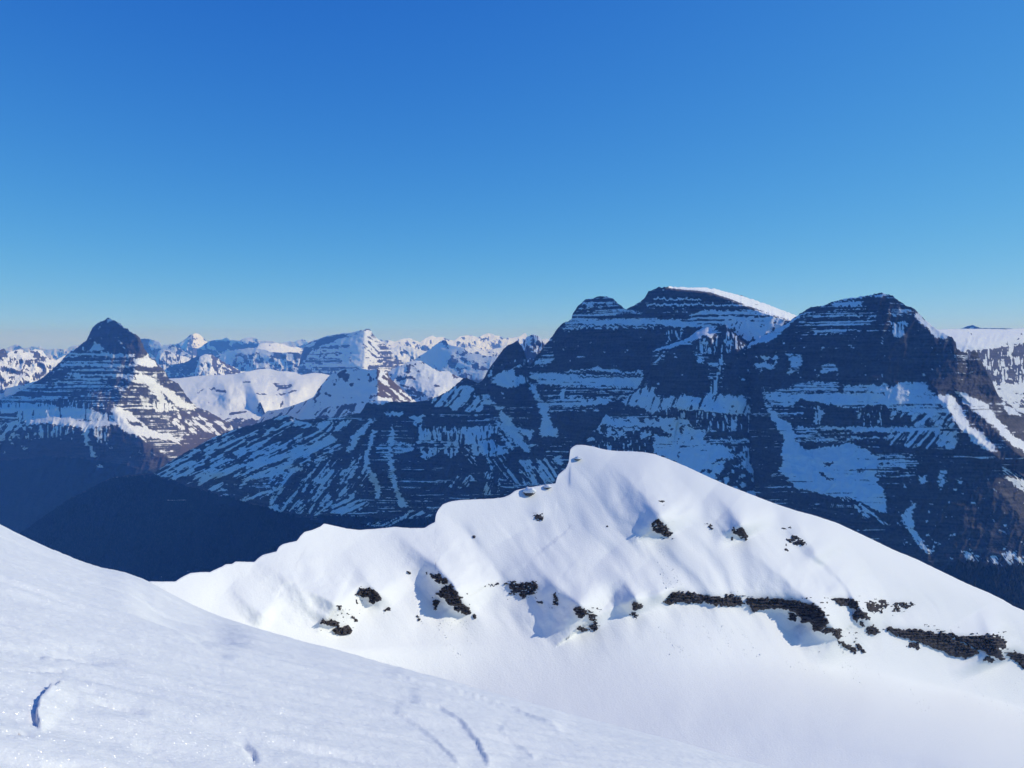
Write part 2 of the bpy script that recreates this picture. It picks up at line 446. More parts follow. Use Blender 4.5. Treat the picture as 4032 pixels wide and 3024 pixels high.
def paint_main(C):
    f = C.fill
    # summits and upper wall
    f(V3([(640, 400), (650, 340), (760, 230), (900, 205), (1040, 300), (1240, 380), (1240, 400)]), .34, style=0)
    f(V3([(745, 272), (800, 262), (815, 285), (760, 292)]), .75)
    f(V3([(655, 388), (690, 345), (960, 345), (975, 382)]), .58)
    f(V3([(1160, 400), (1170, 170), (1280, 140), (1550, 160), (1800, 240), (2010, 318), (1500, 320), (1240, 420)]), .14, style=0)
    f(V3([(1240, 228), (1580, 232), (1580, 242), (1240, 240)]), .8)
    f(V3([(1190, 272), (1960, 262), (1960, 282), (1190, 285)]), .62)
    f(V3([(1190, 300), (1500, 300), (1500, 330), (1190, 330)]), .4)
    f(V3([(1500, 345), (1560, 318), (2010, 318), (2120, 350), (2215, 395), (2215, 430), (1760, 420), (1520, 400)]), .6, style=0)
    f(V3([(1700, 415), (1900, 395), (2215, 400), (2215, 520), (1920, 540), (1820, 470)]), .82, style=6)
    f(V3([(600, 398), (660, 390), (1240, 372), (1700, 400), (1700, 440), (1240, 428), (960, 424), (610, 432)]), .72)
    f(V3([(540, 445), (1240, 432), (1700, 440), (1300, 600), (1230, 740), (900, 735), (620, 745), (520, 640), (480, 560)]), -.06, style=2)
    f(V3([(600, 438), (1000, 436), (1240, 440), (1240, 448), (600, 448)]), .75)
    f(V3([(440, 640), (520, 620), (530, 680), (440, 720), (360, 720)]), .5, style=0)
    f(V3([(1330, 470), (1450, 455), (1440, 530), (1340, 560)]), .42, style=1)
    # white dome falling right from the summit
    f(V3([(1350, 120), (1560, 120), (2300, 330), (2300, 420), (2212, 383), (2100, 345), (1950, 293), (1810, 238), (1650, 186), (1540, 172), (1450, 166), (1350, 155)]), 1.2, S=.42, raw=True)
    # long snow shelf
    f(V3([(350, 765), (560, 770), (640, 752), (800, 752), (830, 722), (890, 742), (1000, 745), (1010, 762), (1160, 758), (1160, 862), (1100, 882), (850, 872), (700, 866), (390, 852), (345, 800)]), .80)
    f(V3([(560, 768), (800, 760), (1010, 772), (1150, 778), (1150, 790), (900, 786), (560, 782)]), .25, style=0)
    f(V3([(700, 795), (1140, 790), (1140, 800), (700, 806)]), .3, style=0)
    f(V3([(390, 870), (700, 868), (1100, 885), (1060, 960), (860, 965), (480, 960)]), .34, style=0)
    f(V3([(560, 880), (600, 870), (600, 960), (550, 960)]), .62, style=1)
    f(V3([(480, 962), (870, 955), (990, 985), (880, 1000), (640, 1015), (480, 1010)]), .74)
    f(V3([(480, 1015), (860, 1015), (850, 1055), (500, 1060)]), .42, style=0)
    f(V3([(490, 1060), (860, 1055), (830, 1085), (720, 1150), (640, 1180), (560, 1170), (500, 1120)]), .05)
    # pointed tower
    f(V3([(0, 820), (20, 780), (120, 640), (230, 535), (270, 560), (310, 650), (345, 780), (380, 990), (60, 990)]), .06, style=2)
    f(V3([(75, 805), (110, 770), (200, 748), (230, 733), (232, 790), (312, 800), (332, 832), (270, 860), (180, 882), (78, 850)]), .86, style=1)
    f(V3([(0, 930), (45, 930), (70, 985), (160, 1010), (150, 1050), (20, 1000), (0, 1000)]), .7)
    # couloir beside the tower
    f(V3([(345, 840), (380, 870), (425, 960), (485, 1000), (474, 1060), (498, 1110), (505, 1165), (548, 1160), (545, 1225), (430, 1235), (408, 1180), (430, 1080), (400, 1000), (368, 920)]), .95)
    f(V3([(60, 1040), (400, 1010), (430, 1080), (400, 1200), (300, 1210), (240, 1160), (160, 1080)]), .05)
    f(V3([(125, 1045), (185, 1080), (245, 1170), (300, 1260), (350, 1345), (300, 1335), (200, 1250), (130, 1150)]), .88, style=5)
    f(V3([(75, 1125), (110, 1120), (240, 1320), (200, 1330), (140, 1250)]), .75, style=5)
    f(V3([(240, 1168), (372, 1190), (352, 1275), (300, 1220)]), .85, style=5)
    # plateau edge and the slopes below it
    f(V2([(150, 830), (220, 800), (560, 800), (600, 700), (960, 700), (1300, 760), (1400, 800), (1400, 870), (980, 870), (860, 850), (600, 850), (160, 900)]), .16, style=0)
    f(V2([(590, 720), (600, 690), (730, 676), (740, 690), (640, 725)]), .85, S=.5)
    f(V2([(680, 775), (790, 765), (800, 800), (690, 800)]), .66)
    f(V2([(830, 795), (935, 790), (930, 830), (880, 860), (860, 830)]), .82)
    f(V2([(950, 702), (1100, 640), (1150, 600), (1250, 600), (1262, 650), (1300, 690), (1310, 765), (1150, 772), (1080, 742), (1000, 735)]), .6, style=3)
    f(V2([(1170, 600), (1210, 555), (1290, 590), (1310, 690), (1260, 640), (1230, 600)]), .12)
    f(V2([(870, 905), (935, 850), (985, 868), (1180, 870), (1400, 865), (1420, 900), (1300, 962), (1180, 1000), (1130, 1050), (1095, 1065), (1050, 1000), (980, 1065), (935, 1085), (895, 1000)]), .56, style=1)
    f(V2([(880, 960), (1150, 950), (1150, 1000), (890, 1010)]), .5, style=0)
    f(V2([(720, 860), (830, 850), (880, 900), (760, 940), (640, 940)]), .1)
    f(V2([(230, 830), (500, 830), (470, 890), (300, 900), (200, 880)]), .5, style=3)
    f(V2([(590, 815), (622, 808), (520, 942), (450, 1030), (375, 1055), (420, 1000), (500, 900)]), .85, style=3)
    f(V2([(-60, 960), (330, 900), (400, 1000), (330, 1060), (270, 1080), (-60, 1100)]), .6, style=4)
    f(V2([(-60, 1100), (300, 1080), (560, 1060), (560, 1250), (480, 1380), (200, 1440), (-60, 1420)]), .42, style=3)
    f(V2([(270, 1420), (390, 1330), (580, 1345), (570, 1390), (400, 1430)]), .6, style=4)
    f(V2([(300, 1050), (420, 1000), (480, 1130), (330, 1150)]), .12)
    f(V2([(420, 1180), (510, 1040), (540, 1060), (450, 1200), (370, 1240)]), .72, style=3)
    # two long couloirs
    f(V2([(600, 880), (628, 900), (592, 990), (582, 1060), (584, 1140), (622, 1180), (640, 1230), (654, 1290), (646, 1332), (620, 1322), (598, 1230), (556, 1152), (546, 1100), (568, 990)]), 1.05)
    f(V2([(700, 930), (728, 850), (744, 930), (728, 1000), (728, 1080), (748, 1180), (760, 1250), (780, 1300), (830, 1380), (780, 1390), (748, 1310), (726, 1230), (702, 1130), (698, 1000)]), 1.05)
    f(V2([(630, 1000), (690, 968), (703, 1010), (703, 1082), (660, 1062), (620, 1025)]), .6, style=0)
    f(V2([(735, 958), (860, 978), (865, 1025), (740, 1052)]), .62, style=0)
    # knoll with a bright cap
    f(V2([(1130, 1060), (1240, 980), (1300, 955), (1400, 965), (1500, 1060), (1560, 1160), (1200, 1160)]), .12, style=5)
    f(V2([(1232, 1000), (1262, 965), (1330, 955), (1400, 968), (1440, 1000), (1482, 1040), (1400, 1050), (1330, 1060), (1250, 1055)]), .74, style=1, S=.7)
    f(V2([(1060, 1240), (1150, 1180), (1260, 1190), (1180, 1300)]), .55, style=3)
    f(V2([(1280, 1180), (1420, 1140), (1420, 1290), (1300, 1310)]), .45, style=6)
    f(V2([(1430, 1170), (1560, 1080), (1830, 1070), (1800, 1220), (1600, 1250), (1480, 1230)]), .5, style=5)
    f(V2([(1600, 1090), (1830, 1060), (1780, 1200), (1680, 1220)]), .62, style=5)
    # left shoulder with wind-stripped streaks
    f(V1([(990, 1170), (1130, 1070), (1390, 930), (1530, 880), (1800, 795), (1930, 830), (2090, 900), (2090, 1080), (1700, 1200), (1480, 1320), (1240, 1245), (1020, 1185)]), .5, style=4)
    f(V1([(1800, 795), (1850, 785), (1960, 880), (1880, 1000), (1760, 960), (1600, 960), (1530, 900)]), .3, style=4)
    f(V1([(1640, 1085), (1840, 1040), (1852, 1070), (1740, 1112), (1640, 1142)]), .95, style=4, S=.4)
    f(V1([(1290, 1172), (1500, 1130), (1645, 1085), (1640, 1112), (1450, 1162), (1300, 1202)]), .9, style=4, S=.4)
    f(V1([(1560, 1200), (1700, 1150), (1920, 1120), (1900, 1165), (1700, 1200)]), .8, style=4, S=.4)
    f(V1([(1520, 1350), (1650, 1290), (1840, 1250), (1760, 1300), (1600, 1345)]), .7, style=4, S=.45)
    f(V1([(1600, 1210), (1900, 1180), (1840, 1250), (1650, 1290)]), .35, brown=.8, S=.6)
    # forest on the lower slopes
    fo = V1([(-200, 1800), (60, 1620), (140, 1540), (420, 1345), (730, 1193), (1000, 1185), (1240, 1262), (1480, 1325), (1760, 1405), (2050, 1475)]) + V2([(250, 1440), (450, 1440), (700, 1470), (1000, 1450), (1300, 1320), (1500, 1330), (1600, 1300), (1640, 2600), (-2000, 2600)])
    m = f(fo, -.4, forest=1.0)
    f(V2([(540, 1500), (640, 1470), (700, 1480), (860, 1400), (1000, 1440), (960, 1460), (860, 1480), (700, 1520)]), .3, style=4)

sky_main = (V1([(-260, 1850), (60, 1600), (140, 1545), (250, 1472), (420, 1350), (560, 1275), (700, 1203), (860, 1175), (1000, 1165), (1130, 1070), (1260, 1000), (1390, 930), (1530, 880), (1690, 840), (1790, 797), (1850, 790), (1920, 822)])
            + V2([(160, 820), (260, 815), (400, 805), (520, 780), (545, 745), (560, 715), (590, 705), (640, 700), (720, 706), (870, 708), (940, 702), (1010, 680), (1090, 640), (1150, 590), (1180, 560), (1210, 553), (1250, 570), (1290, 590), (1330, 540)])
            + V3([(20, 785), (60, 720), (120, 640), (160, 588), (200, 560), (222, 553), (243, 537), (260, 542), (272, 568), (290, 585), (306, 630), (325, 690), (338, 720), (370, 680), (430, 600), (480, 540), (535, 460), (580, 412), (645, 385), (652, 345), (690, 290), (750, 235), (800, 228), (850, 215), (905, 216), (950, 235), (985, 270), (1040, 308), (1100, 285), (1170, 235), (1205, 178), (1250, 165), (1280, 148), (1380, 146), (1500, 150), (1580, 150), (1680, 160), (1900, 215), (2100, 285), (2250, 345), (2400, 410)]))
def bot_main(q):
    return np.interp(q, [-200, 300, 1000, 1500, 2000, 2700, 3300], [2330, 2330, 2270, 2150, 2080, 1900, 1700])
d_main = lambda q: np.interp(q, [-200, 400, 1100, 1500, 1900, 2300, 2700, 3150, 3400], [6500, 6450, 6250, 6000, 5750, 5470, 5030, 4610, 4450])
ribs_main = [
    (V1([(1870, 1025), (1640, 1082), (1290, 1168)]), 70, 60, 50, 42),
    (V1([(1940, 1105), (1700, 1145), (1520, 1205)]), 60, 60, 50, 40),
    (V1([(1860, 1240), (1650, 1280), (1490, 1350)]), 50, 50, 50, 34),
    (V2([(745, 850), (770, 960), (760, 1100), (800, 1250)]), 30, 150, 110, 110),
    (V2([(640, 900), (620, 1000), (600, 1150)]), 30, 130, 90, 80),
    (V2([(1290, 955), (1340, 1050), (1330, 1200)]), 110, 150, 120, 130),
    (V3([(235, 540), (250, 700), (230, 990)]), 40, 120, 90, 80),
    (V3([(900, 210), (880, 400), (860, 800), (780, 1100)]), 20, 120, 260, 200),
    (V3([(1240, 170), (1250, 400), (1200, 760)]), 10, 60, 200, 160),
]
DOME = V3([(1350, 100), (1560, 100), (2400, 330), (2400, 450), (2212, 385), (2100, 347), (1950, 295), (1810, 240), (1650, 188), (1540, 174), (1450, 168), (1350, 156)])
def post_main(C, d):
    w = blur(blur(C.sel(DOME, True).astype(float), 1.0, 0), 2.0, 1)
    return d + w * (d / F_Q) * (40 + 2.4 * np.clip(C.qx - V3([(1300, 0)])[0][0], 0, None))
R_main = sheet('mountain_massif', sky_main, bot_main, d_main, MAT_MAIN, sx=3.5, sy=2.4, seed=11, base=.08, paint=paint_main, relief=(.4, 46), ribs=ribs_main, jag=1.6, post=post_main, residual=.7, vhp=85, S_rock=2.6, S_snow=1.05)
tag(R_main.obj, 'long dark cliff massif with twin summits, snow shelves and a white dome', 'mountain', kind='structure')

def paint_buttress(C):
    f = C.fill
    f(V3([(1225, 612), (1310, 578), (1400, 548), (1500, 508), (1560, 458), (1640, 436), (1690, 436), (1665, 522), (1600, 500), (1580, 522), (1500, 545), (1400, 582), (1280, 615)]), 1.15, S=.22)
    f(V3([(1500, 545), (1700, 500), (1760, 420), (1930, 600), (1940, 660), (1800, 620), (1720, 640), (1560, 620)]), .36, style=1)
    f(V3([(1340, 640), (1480, 600), (1640, 700), (1645, 900), (1560, 952), (1270, 935), (1195, 865), (1250, 720)]), -.05, style=2)
    f(V3([(1240, 700), (1280, 620), (1320, 610), (1270, 700)]), .6, style=3)
    f(V3([(1550, 640), (1600, 630), (1600, 700), (1560, 700)]), .66)
    f(V3([(1770, 620), (1900, 600), (1970, 800), (1970, 945), (1740, 935)]), -.06, style=2)
    f(V3([(1735, 580), (1775, 600), (1735, 780), (1695, 935), (1640, 935), (1690, 800)]), .5, style=1)
    f(V3([(1000, 992), (1080, 930), (1160, 880), (1250, 868), (1240, 942), (1400, 952), (1460, 928), (1500, 945), (1600, 952), (1640, 925), (1700, 932), (1900, 940), (1965, 1062), (1900, 1072), (1740, 1062), (1600, 1052), (1480, 1042), (1360, 1022), (1230, 1062), (1120, 1012)]), .74, style=6)
    f(V3([(1230, 1062), (1360, 1030), (1480, 1045), (1600, 1060), (1740, 1070), (1900, 1075), (2070, 1060), (2150, 1180), (2100, 1205), (1900, 1200), (1640, 1190), (1560, 1145), (1440, 1112), (1300, 1082)]), .22, style=1)
    f(V3([(1790, 1130), (1850, 1100), (1840, 1190), (1780, 1200)]), .65, style=1)
    f(V3([(845, 1005), (900, 970), (1000, 988), (1070, 1042), (1020, 1062), (990, 1030), (940, 1085), (870, 1052)]), .1)
    f(V3([(720, 1142), (820, 1082), (880, 1060), (960, 1100), (1230, 1088), (1480, 1110), (1540, 1180), (1620, 1212), (1640, 1300), (1540, 1262), (1380, 1232), (1300, 1172), (900, 1152)]), .84, style=2)
    f(V3([(1130, 1075), (1240, 1080), (1240, 1110), (1120, 1105)]), .3, style=0)
    f(V3([(380, 1420), (450, 1240), (600, 1190), (720, 1150), (900, 1155), (1250, 1180), (1250, 1345), (700, 1310), (400, 1500)]), .4, style=2)
    f(V3([(820, 1250), (1240, 1240), (1240, 1350), (840, 1350)]), .24, style=1)
    f(V3([(1250, 1215), (1380, 1232), (1600, 1272), (1800, 1302), (1825, 1372), (1700, 1402), (1640, 1442), (1560, 1502), (1240, 1345)]), .96)
    f(V3([(1415, 1250), (1432, 1250), (1425, 1380), (1405, 1380)]), .45, style=1)
    f(V3([(1600, 1232), (2190, 1232), (2190, 1312), (1820, 1322), (1605, 1272)]), .34, style=0)
    f(V3([(1640, 1255), (2100, 1250), (2100, 1264), (1640, 1266)]), .8)
    f(V3([(1790, 1310), (2200, 1310), (2230, 1450), (1900, 1450), (1830, 1380)]), .36, style=1)
    f(V3([(1560, 1500), (1640, 1440), (1760, 1400), (1880, 1340), (2000, 1500), (1990, 1680), (1700, 1600)]), .74, style=2)
    f(V3([(1700, 1540), (1780, 1395), (1860, 1400), (1960, 1520), (1990, 1640), (1800, 1640)]), .3, style=2)
    f(V3([(1990, 1480), (2240, 1440), (2320, 1640), (2000, 1720)]), .4, style=2)
    f(V5([(560, 380), (760, 395), (870, 440), (1000, 560), (1050, 700), (500, 640), (420, 450)]), .1, style=2)
sky_but = V3([(330, 1600), (380, 1425), (430, 1290), (460, 1240), (600, 1185), (700, 1148), (800, 1095), (830, 1050), (850, 1000), (895, 975), (1000, 990), (1080, 930), (1170, 860), (1215, 760), (1228, 640), (1232, 606), (1310, 580), (1400, 550), (1500, 510), (1560, 460), (1610, 442), (1680, 440), (1720, 428), (1762, 418), (1800, 460), (1860, 520), (1915, 560), (1935, 620), (1965, 760), (2000, 870), (2050, 985), (2125, 1075), (2150, 1190), (2195, 1260), (2235, 1400), (2290, 1560), (2420, 1800)])
R_but = sheet('rock_buttress', sky_but, lambda q: np.interp(q, [2000, 2400, 2800, 3300], [1900, 1960, 2080, 2300]), dwall(-60), MAT_MAIN, sx=3.5, sy=2.4, seed=23, base=.25, paint=paint_buttress, relief=(.4, 40), jag=1.6,
              ribs=[(V3([(1600, 470), (1500, 700), (1450, 950)]), 30, 130, 200, 140), (V3([(1850, 560), (1850, 940)]), 20, 90, 80, 90), (V3([(900, 980), (930, 1150), (900, 1350)]), 10, 60, 100, 90)])
tag(R_but.obj, 'pillared dark buttress with a sunlit snow crest between the two large peaks', 'mountain', kind='structure')

def paint_right(C):
    f = C.fill
    f(V4([(600, 400), (660, 300), (830, 240), (1180, 200), (1350, 290), (1420, 340), (1560, 520), (1000, 520), (500, 480)]), .16, style=0)
    f(V4([(820, 258), (1040, 252), (1040, 288), (830, 292)]), .74, style=0)
    f(V4([(640, 320), (820, 305), (1150, 308), (1150, 395), (900, 485), (700, 485), (590, 405)]), .47, style=0)
    f(V4([(1215, 310), (1400, 308), (1400, 352), (1220, 360)]), .56, style=0)
    f(V4([(1240, 402), (1370, 402), (1340, 500), (1300, 560), (1270, 500)]), .62, style=1)
    f(V4([(800, 262), (860, 235), (1060, 205), (1060, 225), (900, 245)]), .8, S=.8)
    f(V4([(1080, 222), (1180, 185), (1250, 205), (1180, 208)]), .95, S=.6)
    f(V4([(1405, 350), (1440, 335), (1560, 430), (1660, 495), (1645, 525), (1580, 515), (1500, 450)]), .95)
    f(V4([(200, 600), (215, 545), (400, 460), (520, 400), (620, 320), (640, 330), (480, 450), (400, 520), (330, 552), (260, 550)]), 1.15, S=.25)
    f(V4([(430, 500), (1000, 510), (1580, 520), (1700, 560), (1720, 850), (1250, 840), (880, 860), (300, 880), (220, 600), (330, 555)]), -.04, style=2)
    f(V4([(480, 620), (590, 640), (602, 700), (570, 755), (490, 782), (520, 700)]), .62, style=0)
    f(V4([(240, 650), (430, 660), (400, 745), (290, 765)]), .46, style=2)
    f(V4([(745, 712), (830, 700), (875, 762), (728, 772)]), .6, style=0)
    f(V4([(560, 835), (860, 840), (860, 910), (380, 910), (540, 880)]), .48, style=0)
    f(V4([(900, 860), (1230, 850), (1230, 935), (900, 930)]), .58, style=0)
    f(V4([(1210, 900), (1300, 845), (1500, 835), (1560, 935), (1200, 935)]), .75)
    f(V4([(320, 915), (600, 910), (900, 920), (1230, 932), (1500, 932), (1580, 950), (1700, 1052), (1650, 1072), (1480, 1062), (1260, 1042), (1000, 1032), (800, 1002), (600, 962), (500, 1012), (380, 1012)]), .76)
    f(V4([(380, 1020), (600, 1000), (735, 1012), (690, 1092), (560, 1142), (430, 1092)]), .28, style=0)
    f(V4([(735, 1150), (770, 1000), (820, 995), (945, 1062), (940, 1150), (780, 1162)]), .06)
    f(V4([(700, 1010), (760, 1030), (735, 1140), (690, 1130)]), .6, style=1)
    f(V4([(1000, 1040), (1090, 1000), (1220, 1005), (1245, 1150), (1020, 1155)]), .2, style=1)
    f(V4([(1250, 1050), (1480, 1062), (1700, 1065), (1720, 1165), (1260, 1160)]), .4, style=3)
    # couloir and its broad snow cone
    f(V4([(310, 870), (342, 980), (430, 1082), (520, 1150), (560, 1230), (556, 1285), (640, 1335), (760, 1312), (940, 1285), (1000, 1312), (1100, 1362), (1172, 1382), (1128, 1522), (1205, 1645), (1260, 1720), (1000, 1680), (600, 1605), (540, 1502), (460, 1402), (450, 1302), (482, 1262), (430, 1182), (345, 1032)]), .98)
    f(V5([(440, 250), (560, 60), (900, 60), (1100, 160), (1060, 290), (1180, 440), (1250, 500), (1260, 545), (1100, 520), (860, 440), (700, 400), (560, 370)]), .98)
    f(V5([(735, 205), (790, 200), (790, 220), (740, 225)]), .1)
    f(V5([(960, 245), (1000, 240), (995, 265), (965, 265)]), .1)
    f(V5([(695, 265), (740, 275), (815, 335), (780, 325)]), .25, style=7)
    f(V5([(870, 420), (1000, 470), (1170, 560), (1170, 620), (1060, 600), (960, 520)]), .45, style=7)
    f(V4([(555, 1160), (1620, 1165), (1600, 1200), (560, 1195)]), .72, style=0)
    f(V4([(560, 1195), (1620, 1200), (1600, 1270), (560, 1265)]), .42, style=0)
    f(V4([(740, 1190), (955, 1188), (950, 1212), (740, 1214)]), .08); f(V4([(1005, 1200), (1225, 1200), (1225, 1236), (1020, 1240)]), .12)
    f(V4([(740, 1222), (955, 1222), (950, 1240), (740, 1242)]), .15)
    f(V4([(556, 1272), (935, 1270), (900, 1292), (740, 1312), (640, 1335)]), .05)
    f(V4([(1220, 1200), (1720, 1190), (1720, 1320), (1240, 1310)]), .45, style=3)
    f(V4([(985, 1275), (1240, 1300), (1720, 1325), (1780, 1420), (1180, 1385), (1100, 1355)]), .05)
    f(V4([(1160, 1385), (1400, 1380), (1460, 1440), (1380, 1560), (1140, 1530)]), .46, style=0)
    f(V4([(1440, 1520), (1520, 1510), (1510, 1560), (1470, 1590)]), .8); f(V4([(1600, 1480), (1660, 1470), (1640, 1580), (1590, 1600)]), .75)
    f(V4([(1380, 1560), (1480, 1400), (1760, 1420), (2212, 1660), (2300, 2400), (1300, 2400), (1200, 1640)]), -.02, style=2)
    f(V4([(1440, 1520), (1520, 1510), (1510, 1560), (1470, 1590)]), .8); f(V4([(1600, 1480), (1660, 1470), (1640, 1580), (1590, 1600)]), .75)
    f(V4([(1730, 1540), (1770, 1545), (1760, 1580), (1735, 1575)]), .9)
    # sunlit couloirs on the right flank
    f(V4([(1590, 935), (1690, 938), (1765, 1030), (1805, 1130), (1955, 1250), (2055, 1355), (1950, 1342), (1840, 1272), (1780, 1202), (1700, 1122), (1690, 1062), (1575, 968)]), 1.1, S=.75)
    f(V4([(1715, 902), (1800, 928), (1925, 988), (2005, 1080), (2085, 1172), (2240, 1300), (2240, 1370), (2100, 1265), (1990, 1155), (1868, 1062), (1755, 962)]), 1.1, S=.75)
    f(V4([(2045, 980), (2155, 1030), (2185, 1092), (2095, 1072)]), .85, S=.8)
    f(V4([(2130, 1000), (2300, 1080), (2300, 1120), (2180, 1050)]), .7)
    f(V4([(2050, 1450), (2240, 1560), (2240, 1660), (2080, 1535)]), .75, style=7, S=.8)
    f(V4([(1760, 1040), (1900, 1100), (2060, 1250), (2240, 1400), (2240, 1460), (2060, 1400), (1960, 1260)]), .12, brown=.2)
    f(V5([(1240, 540), (1335, 460), (1310, 540), (1320, 620), (1400, 740), (1450, 800), (1370, 770), (1300, 660)]), .85, style=5)
    f(V5([(1640, 780), (1700, 770), (1760, 830), (1900, 780), (2044, 800), (2044, 870), (1800, 870), (1660, 830)]), .42, style=5)
    fo = V5([(1440, 980), (1560, 880), (1650, 830), (1780, 872), (2100, 868), (2400, 860), (2400, 2000), (1200, 2000)])
    f(fo, -.4, forest=1.0)
sky_right = V4([(150, 640), (190, 600), (205, 565), (230, 545), (300, 505), (400, 460), (500, 400), (560, 360), (610, 325), (660, 298), (780, 275), (830, 250), (900, 235), (1060, 212), (1120, 200), (1175, 190), (1250, 205), (1300, 245), (1350, 285), (1390, 290), (1430, 320), (1460, 355), (1540, 425), (1600, 470), (1640, 490), (1690, 512), (1718, 550), (1722, 590), (1760, 620), (1800, 618), (1815, 680), (1830, 622), (1850, 612), (1872, 618), (1900, 680), (1940, 760), (1980, 835), (2010, 905), (2045, 960), (2120, 1010), (2212, 1055), (2330, 1120), (2500, 1240)])
def post_right(C, d):
    # the flank right of the arete turns away from the viewer
    L = V4([(1720, 500), (1710, 850), (1600, 935), (1640, 1100), (1850, 1400), (2250, 1900)])
    ax = np.interp(C.qy, [q[1] for q in L], [q[0] for q in L]) + 26 * fbm(C.qy / 45, C.qx / 400, 88, 3)
    t = np.clip(C.qx - ax, 0, None)
    return d + t * 3046 ** -1 * d * .48 * sstep(0, 40, t)
R_right = sheet('mountain_peak', sky_right, lambda q: np.interp(q, [2900, 3300, 3700, 4100, 4300], [2000, 2150, 2330, 2480, 2600]), dwall(120), MAT_MAIN, sx=3.5, sy=2.4, seed=37, base=.05, paint=paint_right, relief=(.4, 44), jag=1.8, post=post_right,
                ribs=[(V4([(1180, 195), (1150, 400), (1100, 800)]), 20, 90, 260, 200), (V4([(760, 1000), (850, 1160)]), 20, 50, 60, 60), (V4([(1850, 1030), (2000, 1180), (2200, 1380)]), 50, 120, 60, 120), (V4([(1600, 940), (1700, 1080), (1900, 1280), (2050, 1400)]), 60, 120, 80, 140)])
tag(R_right.obj, 'broad banded peak at the right with a snow cone below its cliffs', 'mountain', kind='structure')

def paint_left(C):
    f = C.fill
    f(V1([(0, 760), (0, 690), (160, 630), (300, 530), (430, 400), (880, 400), (900, 520), (860, 720), (600, 760), (150, 720)]), .36, style=0)
    f(V1([(470, 400), (500, 350), (580, 260), (610, 205), (700, 155), (820, 235), (920, 310), (950, 400), (900, 410), (700, 395)]), .05, style=2)
    f(V1([(585, 350), (650, 330), (668, 375), (560, 385)]), .8)
    f(V1([(440, 385), (700, 392), (890, 405), (880, 425), (420, 418)]), .72, style=0)
    f(V1([(380, 458), (560, 450), (860, 470), (860, 486), (380, 478)]), .6, style=0)
    f(V1([(440, 520), (860, 530), (830, 552), (430, 545)]), .66, style=0)
    f(V1([(300, 560), (700, 600), (840, 610), (840, 628), (600, 620), (290, 585)]), .5, style=0)
    f(V1([(680, 190), (720, 168), (830, 235), (800, 235), (740, 190)]), .85)
    f(V1([(0, 720), (150, 712), (420, 722), (600, 760), (722, 800), (722, 845), (560, 825), (300, 802), (160, 832), (0, 890)]), .82, style=1)
    f(V1([(230, 700), (420, 690), (660, 740), (640, 760), (420, 740)]), .25, style=1)
    f(V1([(0, 780), (110, 770), (110, 830), (0, 850)]), .45, style=0)
    f(V1([(-100, 860), (150, 850), (120, 900), (60, 960), (-100, 1010)]), .6, style=3)
    # bench
    f(V1([(-200, 1000), (60, 960), (140, 880), (560, 880), (780, 880), (900, 960), (1080, 1060), (1300, 1200), (600, 1300), (-200, 1700)]), -.08, style=2)
    f(V1([(120, 870), (340, 860), (480, 880), (460, 920), (150, 960)]), .38, style=1)
    f(V1([(540, 862), (572, 870), (575, 980), (625, 1055), (590, 1055), (558, 980), (528, 900)]), .95)
    f(V1([(600, 880), (700, 870), (690, 980), (640, 1000)]), .45, style=1)
    f(V1([(0, 1110), (40, 1090), (30, 1130), (0, 1140)]), .7)
    f(V1([(145, 845), (220, 808), (400, 795), (480, 815), (545, 840), (640, 825), (745, 830), (765, 855), (650, 872), (560, 884), (480, 872), (380, 862), (280, 845), (165, 862)]), 1.1, S=.22)
    f(V1([(725, 755), (745, 722), (860, 788), (940, 868), (1060, 908), (1172, 955), (1165, 980), (1050, 945), (960, 935), (950, 965), (1070, 1058), (980, 1005), (880, 935), (780, 885), (728, 835)]), .9, style=7, S=.55)
    f(V1([(800, 808), (830, 830), (915, 848), (915, 875), (850, 868)]), .05)
    # right-hand slopes with ledges that catch the sun
    f(V1([(880, 500), (1030, 480), (1180, 630), (1350, 770), (1520, 890), (1400, 930), (1180, 960), (980, 860), (860, 720), (830, 600)]), .36, style=0)
    f(V1([(868, 432), (950, 412), (1025, 470), (970, 482), (870, 472)]), .95, S=.8)
    f(V1([(880, 475), (1040, 485), (1050, 512), (880, 508)]), .06)
    f(V1([(825, 555), (920, 528), (995, 600), (1060, 690), (1170, 772), (1100, 762), (1000, 682), (940, 585), (838, 572)]), .82, style=7, S=.8)
    f(V1([(905, 532), (1000, 556), (1100, 620), (1190, 700), (1270, 752), (1175, 762), (1080, 682), (985, 612)]), .86, style=0, S=.75)
    f(V1([(1000, 565), (1180, 605), (1185, 640), (1050, 615)]), .3, style=0)
    f(V1([(900, 670), (960, 690), (960, 750), (920, 740)]), .7, S=.8); f(V1([(980, 700), (1120, 720), (1120, 770), (1000, 770)]), .55, style=1, S=.8)
    f(V1([(1150, 770), (1350, 775), (1480, 840), (1380, 930), (1180, 900), (1080, 820)]), .18, style=7, brown=.45)
    f(V1([(1200, 815), (1300, 800), (1460, 850), (1525, 890), (1440, 935), (1330, 900)]), .55, style=7, brown=.4, S=.6)
    f(V1([(1180, 920), (1400, 900), (1400, 960), (1250, 1040), (1140, 1060)]), .1, brown=.6, S=.7)
    f(V1([(860, 930), (960, 960), (1080, 1060), (1000, 1130), (880, 1040)]), .2, brown=.1, style=7)
    f(V1([(-300, 1120), (300, 1060), (620, 1080), (960, 1150), (1200, 1100), (1200, 2000), (-300, 2000)]), -.4, forest=.75)
    f(V1([(590, 1060), (640, 1070), (670, 1180), (620, 1230)]), .05, brown=.4)
